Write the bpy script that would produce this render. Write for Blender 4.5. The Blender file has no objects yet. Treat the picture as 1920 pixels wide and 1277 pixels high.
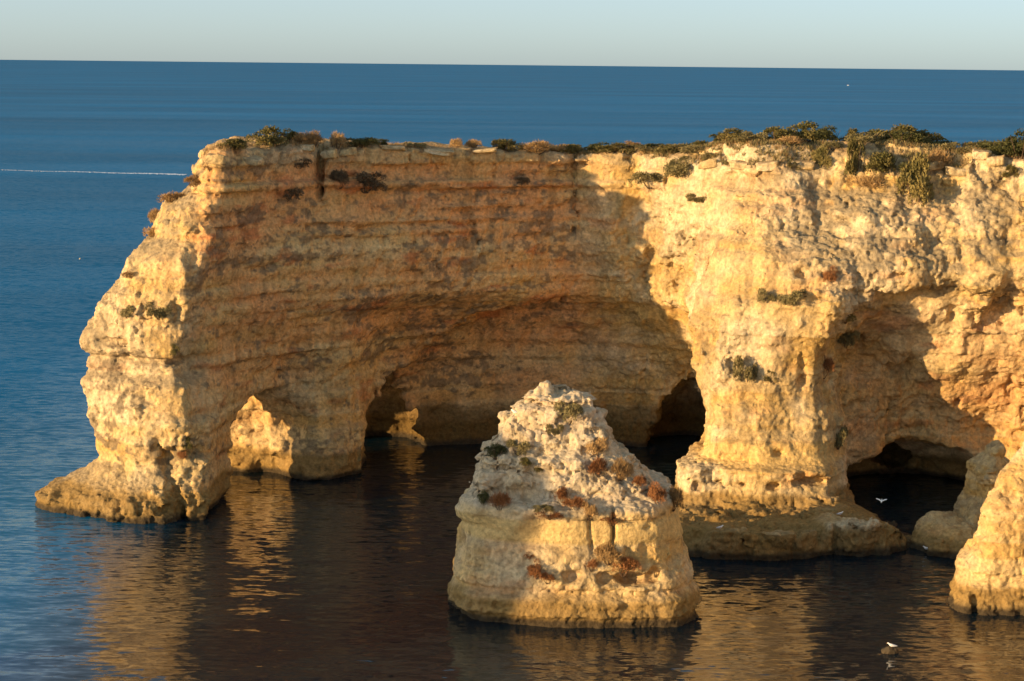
import bpy, math, time
import numpy as np
from mathutils import Matrix, Vector
from mathutils.bvhtree import BVHTree

T_START = time.time()
R = math.radians

# ---------------------------------------------------------------- camera, sky, sun, exposure
scene = bpy.context.scene
CAM_H, FOCAL_PX, PHOTO_W, PHOTO_H = 38.0, 3600.0, 1920.0, 1277.0
PITCH = math.atan((638.5 - 120.0) / FOCAL_PX)
ROLL = math.atan(20.0 / 1920.0)
fwd = Vector((0, math.cos(PITCH), -math.sin(PITCH)))
r0 = Vector((1, 0, 0))
u0 = Vector((0, math.sin(PITCH), math.cos(PITCH)))
right = r0 * math.cos(ROLL) + u0 * math.sin(ROLL)
up = u0 * math.cos(ROLL) - r0 * math.sin(ROLL)
cam_data = bpy.data.cameras.new('camera')
cam = bpy.data.objects.new('camera', cam_data)
scene.collection.objects.link(cam)
cam.matrix_world = Matrix(((right.x, up.x, -fwd.x, 0), (right.y, up.y, -fwd.y, 0), (right.z, up.z, -fwd.z, CAM_H), (0, 0, 0, 1)))
cam_data.sensor_width = 36.0
cam_data.lens = 36.0 * FOCAL_PX / PHOTO_W
cam_data.clip_start = 1.0
cam_data.clip_end = 90000.0
scene.camera = cam

SUN_ELEV, SUN_PHI = R(8.0), R(30.0)      # light travels towards +X, turned 30 degrees towards +Y
to_sun = Vector((-math.cos(SUN_PHI) * math.cos(SUN_ELEV), -math.sin(SUN_PHI) * math.cos(SUN_ELEV), math.sin(SUN_ELEV)))
world = bpy.data.worlds.new('World')
scene.world = world
world.use_nodes = True
wn = world.node_tree
bg = wn.nodes['Background']
sky = wn.nodes.new('ShaderNodeTexSky')
sky.sky_type = 'NISHITA'
sky.sun_disc = False
sky.sun_elevation = SUN_ELEV
sky.sun_rotation = math.atan2(to_sun.x, to_sun.y)
sky.altitude = 0.0
sky.air_density = 0.50
sky.dust_density = 0.85
sky.ozone_density = 1.3
veil = wn.nodes.new('ShaderNodeMix'); veil.data_type = 'RGBA'          # a thin even veil of summer haze over the clear sky
veil.inputs['Factor'].default_value = 0.5
veil.inputs['B'].default_value = (2.20, 2.58, 2.62, 1)
wn.links.new(sky.outputs[0], veil.inputs['A'])
wn.links.new(veil.outputs['Result'], bg.inputs[0])
bg.inputs[1].default_value = 0.15
sun_data = bpy.data.lights.new('sun', 'SUN')
sun_data.energy = 5.0
sun_data.angle = R(0.55)
sun_data.color = (1.0, 0.66, 0.315)
sun = bpy.data.objects.new('sun', sun_data)
scene.collection.objects.link(sun)
sun.rotation_euler = to_sun.to_track_quat('Z', 'Y').to_euler()
sun.location = to_sun * 120
scene.view_settings.view_transform = 'Standard'
scene.view_settings.look = 'None'
scene.view_settings.gamma = 1.0
scene.view_settings.exposure = 0.72
scene.view_settings.use_curve_mapping = False
scene.cycles.use_denoising = True
scene.cycles.max_bounces = 7
scene.cycles.diffuse_bounces = 5
scene.cycles.glossy_bounces = 3

# ---------------------------------------------------------------- helpers
COL = scene.collection

def pixel_ray(px, py):
    d = fwd * FOCAL_PX + right * (px - 960.0) - up * (py - 638.5)
    return Vector((0, 0, CAM_H)), d.normalized()

def on_water(px, py, z=0.0):
    o, d = pixel_ray(px, py)
    return o + d * ((z - o.z) / d.z)

_rng = np.random.default_rng(11)
_T = (_rng.random(64 * 64 * 64, dtype=np.float32) * 2 - 1).astype(np.float32)

def vnoise(x, y, z, fx, fy=None, fz=None, seed=0):
    """smooth lattice noise in [-1, 1]"""
    fy = fx if fy is None else fy
    fz = fx if fz is None else fz
    s = seed * 7.317
    X = np.asarray(x * fx + (s + 100.5), np.float32); Y = np.asarray(y * fy + (s * 1.7 + 50.3), np.float32); Z = np.asarray(z * fz + (s * 2.3 + 77.7), np.float32)
    xi = np.floor(X); yi = np.floor(Y); zi = np.floor(Z)
    u = X - xi; v = Y - yi; w = Z - zi
    u = u * u * (3 - 2 * u); v = v * v * (3 - 2 * v); w = w * w * (3 - 2 * w)
    xi = xi.astype(np.int32); yi = yi.astype(np.int32); zi = zi.astype(np.int32)
    x0 = (xi & 63) << 12; x1 = ((xi + 1) & 63) << 12
    y0 = (yi & 63) << 6; y1 = ((yi + 1) & 63) << 6
    z0 = zi & 63; z1 = (zi + 1) & 63
    a = x0 | y0; b = x1 | y0; c = x0 | y1; d = x1 | y1
    a0 = _T[a | z0]; a0 += (_T[a | z1] - a0) * w
    b0 = _T[b | z0]; b0 += (_T[b | z1] - b0) * w
    c0 = _T[c | z0]; c0 += (_T[c | z1] - c0) * w
    d0 = _T[d | z0]; d0 += (_T[d | z1] - d0) * w
    a0 += (b0 - a0) * u
    c0 += (d0 - c0) * u
    return a0 + (c0 - a0) * v

def fbm(x, y, z, f, octaves=3, seed=0, fz=None):
    t = 0; amp = 1.0; n = 0
    for k in range(octaves):
        m = 2.03 ** k
        t = t + amp * vnoise(x, y, z, f * m, None, (f if fz is None else fz) * m, seed + 3 * k)
        n += amp; amp *= 0.52
    return t / n

def cells(x, y, z, f, seed=0):
    """distance to the nearest jittered lattice point (cheap cellular noise), about 0..1"""
    s = seed * 5.13
    X = (x * f + s + 31.2).astype(np.float32); Y = (y * f + s * 1.3 + 17.9).astype(np.float32); Z = (z * f + s * 0.7 + 9.1).astype(np.float32)
    bx = np.floor(X - 0.5).astype(np.int32); by = np.floor(Y - 0.5).astype(np.int32); bz = np.floor(Z - 0.5).astype(np.int32)
    best = np.full(X.shape, 9.0, np.float32); second = best.copy()
    for i in (0, 1):
        for j in (0, 1):
            for k in (0, 1):
                cx = bx + i; cy = by + j; cz = bz + k
                h = ((cx & 63) << 12) | ((cy & 63) << 6) | (cz & 63)
                dx = cx + 0.5 + 0.42 * _T[h] - X
                dy = cy + 0.5 + 0.42 * _T[(h + 7919) & 262143] - Y
                dz = cz + 0.5 + 0.42 * _T[(h + 104729) & 262143] - Z
                d = dx * dx + dy * dy + dz * dz
                second = np.minimum(second, np.maximum(best, d))
                best = np.minimum(best, d)
    return np.sqrt(best), np.sqrt(second)

def smax(a, b, k):
    h = np.maximum(k - np.abs(a - b), 0.0) / k
    return np.maximum(a, b) + h * h * k * 0.25

def smin(a, b, k):
    return -smax(-a, -b, k)

def sstep(a, b, x):
    t = np.clip((x - a) / (b - a), 0, 1)
    return t * t * (3 - 2 * t)

class Plan:
    """signed distance to a plan polygon, rasterised once and looked up bilinearly"""
    def __init__(self, poly, lo, hi, step=0.5):
        p = np.array(poly, np.float64)
        xs = np.arange(lo[0], hi[0] + step, step); ys = np.arange(lo[1], hi[1] + step, step)
        X, Y = np.meshgrid(xs, ys, indexing='ij')
        best = np.full(X.shape, 1e9); inside = np.zeros(X.shape, bool)
        for k in range(len(p)):
            a = p[k]; b = p[(k + 1) % len(p)]
            ex, ey = b - a
            t = np.clip(((X - a[0]) * ex + (Y - a[1]) * ey) / (ex * ex + ey * ey + 1e-9), 0, 1)
            best = np.minimum(best, (X - a[0] - t * ex) ** 2 + (Y - a[1] - t * ey) ** 2)
            cond = (a[1] > Y) != (b[1] > Y)
            xc = a[0] + (Y - a[1]) * ex / (ey if abs(ey) > 1e-9 else 1e-9)
            inside ^= cond & (X < xc)
        self.d = np.where(inside, -1, 1) * np.sqrt(best)
        # soften the corners a little
        for _ in range(2):
            d = self.d; e = d.copy()
            e[1:-1, 1:-1] = (d[1:-1, 1:-1] * 4 + d[:-2, 1:-1] + d[2:, 1:-1] + d[1:-1, :-2] + d[1:-1, 2:]) / 8
            self.d = e
        self.d = self.d.astype(np.float32)
        self.lo = lo; self.step = step

    def __call__(self, x, y):
        gx = np.clip((x - self.lo[0]) / self.step, 0, self.d.shape[0] - 1.001)
        gy = np.clip((y - self.lo[1]) / self.step, 0, self.d.shape[1] - 1.001)
        i = gx.astype(np.int32); j = gy.astype(np.int32); u = gx - i; v = gy - j
        D = self.d
        a = D[i, j]; b = D[i + 1, j]; c = D[i, j + 1]; e = D[i + 1, j + 1]
        a = a + (b - a) * u
        c = c + (e - c) * u
        return a + (c - a) * v

class Loft:
    def __init__(self, levels, lo, hi, step=0.5):
        self.z = [l[0] for l in levels]
        st = np.stack([Plan(l[1], lo, hi, step).d for l in levels])
        self.st = st; self.lo = lo; self.step = step

    def __call__(self, x, y, z):
        zz = np.clip(np.interp(z, self.z, np.arange(len(self.z))), 0, len(self.z) - 1.001)
        k = zz.astype(np.int32); w = (zz - k).astype(np.float32)
        w = w * w * (3 - 2 * w) * 0.5 + w * 0.5
        gx = np.clip((x - self.lo[0]) / self.step, 0, self.st.shape[1] - 1.001)
        gy = np.clip((y - self.lo[1]) / self.step, 0, self.st.shape[2] - 1.001)
        i = gx.astype(np.int32); j = gy.astype(np.int32)
        u = (gx - i).astype(np.float32); v = (gy - j).astype(np.float32)
        out = 0
        for kk, ww in ((k, 1 - w), (k + 1, w)):
            D = self.st
            a = D[kk, i, j]; b = D[kk, i + 1, j]; c = D[kk, i, j + 1]; e = D[kk, i + 1, j + 1]
            a = a + (b - a) * u
            c = c + (e - c) * u
            out = out + (a + (c - a) * v) * ww
        return out

def ellipsoid(x, y, z, c, r, rot=0.0):
    dx = x - c[0]; dy = y - c[1]; dz = (z - c[2]) / r[2]
    if rot:
        cs, sn = math.cos(rot), math.sin(rot)
        dx, dy = dx * cs + dy * sn, -dx * sn + dy * cs
    dx = dx / r[0]; dy = dy / r[1]
    q = np.sqrt(dx * dx + dy * dy + dz * dz + 1e-9)
    return (q - 1) * min(r) * np.where(q < 1, 1.0, np.minimum(q, 1.5) / 1.0)

def tunnel(x, y, z, a, b, rad, zscale=1.0):
    """capsule between a and b; rad may be a pair; zscale < 1 makes it taller"""
    ax, ay, az = a; ex, ey, ez = b[0] - ax, b[1] - ay, b[2] - az
    L = ex * ex + ey * ey + ez * ez
    t = np.clip(((x - ax) * ex + (y - ay) * ey + (z - az) * ez) / L, 0, 1)
    ra, rb = rad if isinstance(rad, tuple) else (rad, rad)
    dz = (z - az - t * ez) * zscale
    return np.sqrt((x - ax - t * ex) ** 2 + (y - ay - t * ey) ** 2 + dz * dz) - (ra + (rb - ra) * t)

def surface(field, lo, hi, h, band=2.0, chunk=400000):
    """polygonise field < 0 with surface nets, evaluating only near the surface"""
    B = 4
    nb = [max(2, int(math.ceil((hi[k] - lo[k]) / (h * B)))) for k in range(3)]
    ax = [lo[k] + (np.arange(nb[k]) + 0.5) * h * B - h * 0.5 for k in range(3)]
    CX, CY, CZ = np.meshgrid(*ax, indexing='ij')
    C = field(CX.ravel().astype(np.float32), CY.ravel().astype(np.float32), CZ.ravel().astype(np.float32)).reshape(nb).astype(np.float32)
    F = np.repeat(np.repeat(np.repeat(C, B, 0), B, 1), B, 2)
    hot = np.argwhere(np.abs(C) < band)
    off = np.stack(np.meshgrid(range(B), range(B), range(B), indexing='ij'), -1).reshape(-1, 3)
    per = max(1, chunk // 64)
    for s in range(0, len(hot), per):
        idx = (hot[s:s + per, None, :] * B + off[None]).reshape(-1, 3)
        P = (idx * h + np.array(lo)).astype(np.float32)
        F[idx[:, 0], idx[:, 1], idx[:, 2]] = field(P[:, 0], P[:, 1], P[:, 2])
    # close the borders
    F[0] = np.maximum(F[0], 0.3); F[-1] = np.maximum(F[-1], 0.3)
    F[:, 0] = np.maximum(F[:, 0], 0.3); F[:, -1] = np.maximum(F[:, -1], 0.3)
    F[:, :, 0] = np.maximum(F[:, :, 0], 0.3); F[:, :, -1] = np.maximum(F[:, :, -1], 0.3)
    S = F < 0
    n = [s - 1 for s in S.shape]
    cnt = np.zeros(n, np.uint8)
    for i in (0, 1):
        for j in (0, 1):
            for k in (0, 1):
                cnt += S[i:n[0] + i, j:n[1] + j, k:n[2] + k]
    cells_ = np.argwhere((cnt > 0) & (cnt < 8))
    ids = np.full(n, -1, np.int32)
    ids[cells_[:, 0], cells_[:, 1], cells_[:, 2]] = np.arange(len(cells_))
    acc = np.zeros((len(cells_), 3), np.float32); num = np.zeros(len(cells_), np.float32)
    corner = lambda i, j, k: F[cells_[:, 0] + i, cells_[:, 1] + j, cells_[:, 2] + k]
    for axis in range(3):
        for p in (0, 1):
            for q in (0, 1):
                o = [p, q]; o.insert(axis, 0); e = list(o); e[axis] = 1
                a = corner(*o); b = corner(*e)
                m = (a < 0) != (b < 0)
                t = np.where(m, a / np.where(m, a - b, 1), 0)
                pos = np.zeros((len(cells_), 3), np.float32); pos[:] = o
                pos[:, axis] += t
                acc[m] += pos[m]; num[m] += 1
    V = (cells_ + acc / num[:, None]) * h + np.array(lo)
    quads = []
    for axis in range(3):
        sl0 = [slice(None)] * 3; sl1 = [slice(None)] * 3
        sl0[axis] = slice(0, -1); sl1[axis] = slice(1, None)
        d = S[tuple(sl0)] != S[tuple(sl1)]
        e = np.argwhere(d)
        b, c = (axis + 1) % 3, (axis + 2) % 3
        e = e[(e[:, b] > 0) & (e[:, c] > 0) & (e[:, b] < S.shape[b] - 1) & (e[:, c] < S.shape[c] - 1)]
        inside0 = S[e[:, 0], e[:, 1], e[:, 2]]
        def cid(db, dc):
            q = e.copy(); q[:, b] += db; q[:, c] += dc
            return ids[q[:, 0], q[:, 1], q[:, 2]]
        Q = np.stack([cid(-1, -1), cid(0, -1), cid(0, 0), cid(-1, 0)], 1)
        Q[~inside0] = Q[~inside0][:, ::-1]
        quads.append(Q)
    Q = np.concatenate(quads)
    if lo[2] < -1:                                     # nothing is built deep under the opaque water
        Q = Q[V[Q][:, :, 2].max(1) > -0.7]
        used, inv = np.unique(Q, return_inverse=True)
        V, Q = V[used], inv.reshape(Q.shape)
    return V, Q

def normals_of(V, Q):
    n = np.cross(V[Q[:, 2]] - V[Q[:, 0]], V[Q[:, 3]] - V[Q[:, 1]])
    N = np.zeros_like(V)
    for k in range(4):
        for c in range(3):
            N[:, c] += np.bincount(Q[:, k], n[:, c], len(V))
    return N / (np.linalg.norm(N, axis=1, keepdims=True) + 1e-12)

def subdivide(V, Q):
    e = np.concatenate([Q[:, [0, 1]], Q[:, [1, 2]], Q[:, [2, 3]], Q[:, [3, 0]]])
    e.sort(axis=1)
    key = e[:, 0].astype(np.int64) * len(V) + e[:, 1]
    uq, inv = np.unique(key, return_inverse=True)
    mid = (V[uq // len(V)] + V[uq % len(V)]) * 0.5
    cen = V[Q].mean(1)
    nV, nE, nQ = len(V), len(uq), len(Q)
    m = (inv + nV).reshape(4, nQ)
    c = np.arange(nQ) + nV + nE
    Q2 = np.concatenate([np.stack([Q[:, 0], m[0], c, m[3]], 1), np.stack([Q[:, 1], m[1], c, m[0]], 1),
                         np.stack([Q[:, 2], m[2], c, m[1]], 1), np.stack([Q[:, 3], m[3], c, m[2]], 1)])
    return np.concatenate([V, mid, cen]), Q2

def mesh_from(name, V, Q, mat, color=None, smooth=True):
    me = bpy.data.meshes.new(name)
    n = Q.shape[1]
    me.vertices.add(len(V)); me.vertices.foreach_set('co', np.ascontiguousarray(V, np.float32).ravel())
    me.loops.add(Q.size); me.loops.foreach_set('vertex_index', np.ascontiguousarray(Q, np.int32).ravel())
    me.polygons.add(len(Q)); me.polygons.foreach_set('loop_start', np.arange(0, Q.size, n, dtype=np.int32))
    me.update(calc_edges=True)
    me.polygons.foreach_set('use_smooth', np.full(len(Q), smooth))
    if color is not None:
        at = me.color_attributes.new('rock_color', 'FLOAT_COLOR', 'POINT')
        c4 = np.ones((len(V), 4), np.float32); c4[:, :3] = color
        at.data.foreach_set('color', c4.ravel())
    me.materials.append(mat)
    return me

def submesh(V, Q, mask, color):
    q = Q[mask]
    used, inv = np.unique(q, return_inverse=True)
    return V[used], inv.reshape(q.shape), color[used]

def link(name, me, parent=None):
    o = bpy.data.objects.new(name, me)
    COL.objects.link(o)
    if parent is not None:
        o.parent = parent
    return o

def tag(o, label, cat, group=None, kind=None):
    if label: o['label'] = label
    if cat: o['category'] = cat
    if group: o['group'] = group
    if kind: o['kind'] = kind
    return o

def empty(name, loc, label, cat, group=None):
    o = bpy.data.objects.new(name, None)
    COL.objects.link(o); o.location = loc; o.empty_display_size = 0.5
    return tag(o, label, cat, group)

def new_mat(name):
    m = bpy.data.materials.new(name); m.use_nodes = True
    return m, m.node_tree, m.node_tree.nodes['Principled BSDF']

def simple_mat(name, col, rough=0.8, var=0.0, scale=6.0):
    m, nt, b = new_mat(name)
    b.inputs['Base Color'].default_value = (*col, 1); b.inputs['Roughness'].default_value = rough
    b.inputs['Specular IOR Level'].default_value = 0.25
    if var:
        tx = nt.nodes.new('ShaderNodeTexNoise'); tx.inputs['Scale'].default_value = scale
        tc = nt.nodes.new('ShaderNodeTexCoord'); nt.links.new(tc.outputs['Object'], tx.inputs['Vector'])
        rp = nt.nodes.new('ShaderNodeValToRGB')
        rp.color_ramp.elements[0].color = (*[c * (1 - var) for c in col], 1); rp.color_ramp.elements[1].color = (*[min(1, c * (1 + var)) for c in col], 1)
        rp.color_ramp.elements[0].position = 0.3; rp.color_ramp.elements[1].position = 0.7
        nt.links.new(tx.outputs['Fac'], rp.inputs['Fac']); nt.links.new(rp.outputs['Color'], b.inputs['Base Color'])
    return m
# ---------------------------------------------------------------- sea
def sea_material():
    m, nt, b = new_mat('sea_water')
    N, L = nt.nodes, nt.links
    geo = N.new('ShaderNodeNewGeometry')
    sp = N.new('ShaderNodeSeparateXYZ'); L.new(geo.outputs['Position'], sp.inputs[0])
    def noise(scale, stretch, detail, rough=0.55, out='Fac'):
        mp = N.new('ShaderNodeMapping'); mp.inputs['Scale'].default_value = (stretch[0], stretch[1], 1.0)
        mp.inputs['Rotation'].default_value = (0, 0, R(stretch[2]))
        L.new(geo.outputs['Position'], mp.inputs['Vector'])
        t = N.new('ShaderNodeTexNoise'); t.inputs['Scale'].default_value = scale; t.inputs['Detail'].default_value = detail
        t.inputs['Roughness'].default_value = rough
        L.new(mp.outputs['Vector'], t.inputs['Vector'])
        return t.outputs[out]
    def math_(op, a, b_):
        n = N.new('ShaderNodeMath'); n.operation = op
        for k, v in enumerate((a, b_)):
            if isinstance(v, (int, float)): n.inputs[k].default_value = v
            else: L.new(v, n.inputs[k])
        return n.outputs[0]
    def ramp(v, a, b_, c, d):
        n = N.new('ShaderNodeMapRange')
        for k, q in zip(('From Min', 'From Max', 'To Min', 'To Max'), (a, b_, c, d)): n.inputs[k].default_value = q
        L.new(v, n.inputs['Value']); return n.outputs[0]
    def slopes(col, amp):
        v = N.new('ShaderNodeVectorMath'); v.operation = 'SUBTRACT'; v.inputs[1].default_value = (0.5, 0.5, 0.5); L.new(col, v.inputs[0])
        w = N.new('ShaderNodeVectorMath'); w.operation = 'SCALE'; L.new(v.outputs[0], w.inputs[0])
        L.new(amp, w.inputs['Scale']) if not isinstance(amp, (int, float)) else setattr(w.inputs['Scale'], 'default_value', amp)
        return w.outputs[0]
    calm = noise(0.011, (0.45, 1.7, 10), 3.0)
    wind = ramp(calm, 0.32, 0.68, 0.55, 1.3)
    # the open water (beyond and left of the arch) is choppier than the sheltered bay
    open_x = ramp(sp.outputs['X'], -24, -60, 0.0, 1.0)
    open_y = ramp(sp.outputs['Y'], 185, 260, 0.0, 1.0)
    open_w = math_('MAXIMUM', open_x, open_y)
    amp = math_('MULTIPLY', ramp(open_w, 0, 1, BAY_CHOP, SEA_CHOP), wind)
    s1 = slopes(noise(1.5, (0.45, 1.4, 6), 2.0, 0.6, 'Color'), amp)
    s2 = slopes(noise(0.33, (0.4, 1.3, -9), 1.0, 0.5, 'Color'), math_('MULTIPLY', amp, 0.30))
    add = N.new('ShaderNodeVectorMath'); add.operation = 'ADD'; L.new(s1, add.inputs[0]); L.new(s2, add.inputs[1])
    flat = N.new('ShaderNodeVectorMath'); flat.operation = 'MULTIPLY'; flat.inputs[1].default_value = (0.6, 1.0, 0.0); L.new(add.outputs[0], flat.inputs[0])
    upv = N.new('ShaderNodeVectorMath'); upv.operation = 'ADD'; upv.inputs[1].default_value = (0, 0, 1); L.new(flat.outputs[0], upv.inputs[0])
    nrm = N.new('ShaderNodeVectorMath'); nrm.operation = 'NORMALIZE'; L.new(upv.outputs[0], nrm.inputs[0])
    # water body below (its open-sea blue includes painted sky reflection), a mirror on top whose strength is held down where unresolved chop hides the grazing facets
    b.inputs['Specular IOR Level'].default_value = 0.0
    b.inputs['Roughness'].default_value = 1.0
    mixb = N.new('ShaderNodeMix'); mixb.data_type = 'RGBA'
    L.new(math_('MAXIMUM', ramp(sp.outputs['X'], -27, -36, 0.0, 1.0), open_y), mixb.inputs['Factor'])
    mixb.inputs['A'].default_value = BAY_BODY; mixb.inputs['B'].default_value = SEA_BODY_SKY
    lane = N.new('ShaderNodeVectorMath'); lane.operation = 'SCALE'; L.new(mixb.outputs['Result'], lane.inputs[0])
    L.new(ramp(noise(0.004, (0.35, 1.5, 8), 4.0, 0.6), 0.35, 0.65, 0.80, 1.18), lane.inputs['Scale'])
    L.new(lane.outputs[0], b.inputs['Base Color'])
    fr = N.new('ShaderNodeFresnel'); fr.inputs['IOR'].default_value = 1.85; L.new(nrm.outputs[0], fr.inputs['Normal'])
    cap = ramp(open_w, 0, 1, 1.0, 0.23)
    gl = N.new('ShaderNodeBsdfGlossy'); L.new(nrm.outputs[0], gl.inputs['Normal'])
    L.new(ramp(open_w, 0, 1, 0.07, 0.20), gl.inputs['Roughness'])
    ms = N.new('ShaderNodeMixShader'); L.new(math_('MULTIPLY', fr.outputs[0], cap), ms.inputs[0])
    L.new(b.outputs[0], ms.inputs[1]); L.new(gl.outputs[0], ms.inputs[2])
    L.new(ms.outputs[0], N['Material Output'].inputs['Surface'])
    return m
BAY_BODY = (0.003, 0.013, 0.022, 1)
BAY_CHOP, SEA_CHOP, SEA_BODY_SKY = 0.62, 2.0, (0.001, 0.130, 0.275, 1)  # the open-sea blue stands partly for reflected sky

xs = np.array([-60000, -20000, -6000, -2000, -700, -250, -90, 0, 90, 250, 700, 2000, 6000, 20000, 60000], float)
ys = np.array([-400, 0, 60, 100, 140, 180, 240, 340, 520, 900, 1800, 4000, 10000, 25000, 70000], float)
GX, GY = np.meshgrid(xs, ys, indexing='ij')
idx = np.arange(GX.size).reshape(GX.shape)
sea_q = np.stack([idx[:-1, :-1], idx[1:, :-1], idx[1:, 1:], idx[:-1, 1:]], -1).reshape(-1, 4)
sea = link('sea', mesh_from('sea', np.stack([GX.ravel(), GY.ravel(), 0 * GX.ravel()], 1), sea_q, sea_material()))
sea['kind'] = 'structure'
sea['label'] = 'rippled blue open sea with golden reflections in the sheltered bay'

# ---------------------------------------------------------------- rock: bedding, fields, colours
_lr = np.random.default_rng(5)
ZS = np.arange(-3, 36, 0.05)
_prof = np.zeros_like(ZS); _tone = np.zeros_like(ZS); _grey = np.zeros_like(ZS)
z_ = -3.0
while z_ < 36:
    th = _lr.uniform(0.22, 1.15)
    m_ = (ZS >= z_) & (ZS < z_ + th)
    _prof[m_] = _lr.normal(0, 0.17); _tone[m_] = _lr.uniform(0, 1); _grey[m_] = _lr.uniform(0, 1)
    z_ += th
def _set(z0, z1, prof=None, tone=None):
    m_ = (ZS >= z0) & (ZS < z1)
    if prof is not None: _prof[m_] = prof + _prof[m_] * 0.25
    if tone is not None: _tone[m_] = tone + (_tone[m_] - .5) * 0.15
_set(28.9, 36, 0.40); _set(27.4, 28.9, -0.28, 0.95); _set(26.7, 27.4, 0.42); _set(26.2, 26.7, -0.30, 1.0)
_set(15.6, 17.0, 0.30); _set(13.8, 15.6, -0.22, 0.95); _set(4.4, 5.6, -0.05, 0.9)
_k = np.exp(-np.linspace(-2, 2, 5) ** 2); _k /= _k.sum()
_profs = np.convolve(_prof, _k, 'same'); _tones = np.convolve(_tone, _k, 'same')
def bedding(z):
    return np.interp(z, ZS, _profs).astype(np.float32)
def bed_tone(z):
    return np.interp(z, ZS, _tones).astype(np.float32)

LO, HI = (-50.0, 138.0), (66.0, 226.0)
BACK = [(64, 224), (30, 222), (8, 208), (-8, 200)]          # the seaward side, out of view
def level(front, seaside):
    return front + [(64, front[-1][1])] + BACK + seaside

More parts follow.
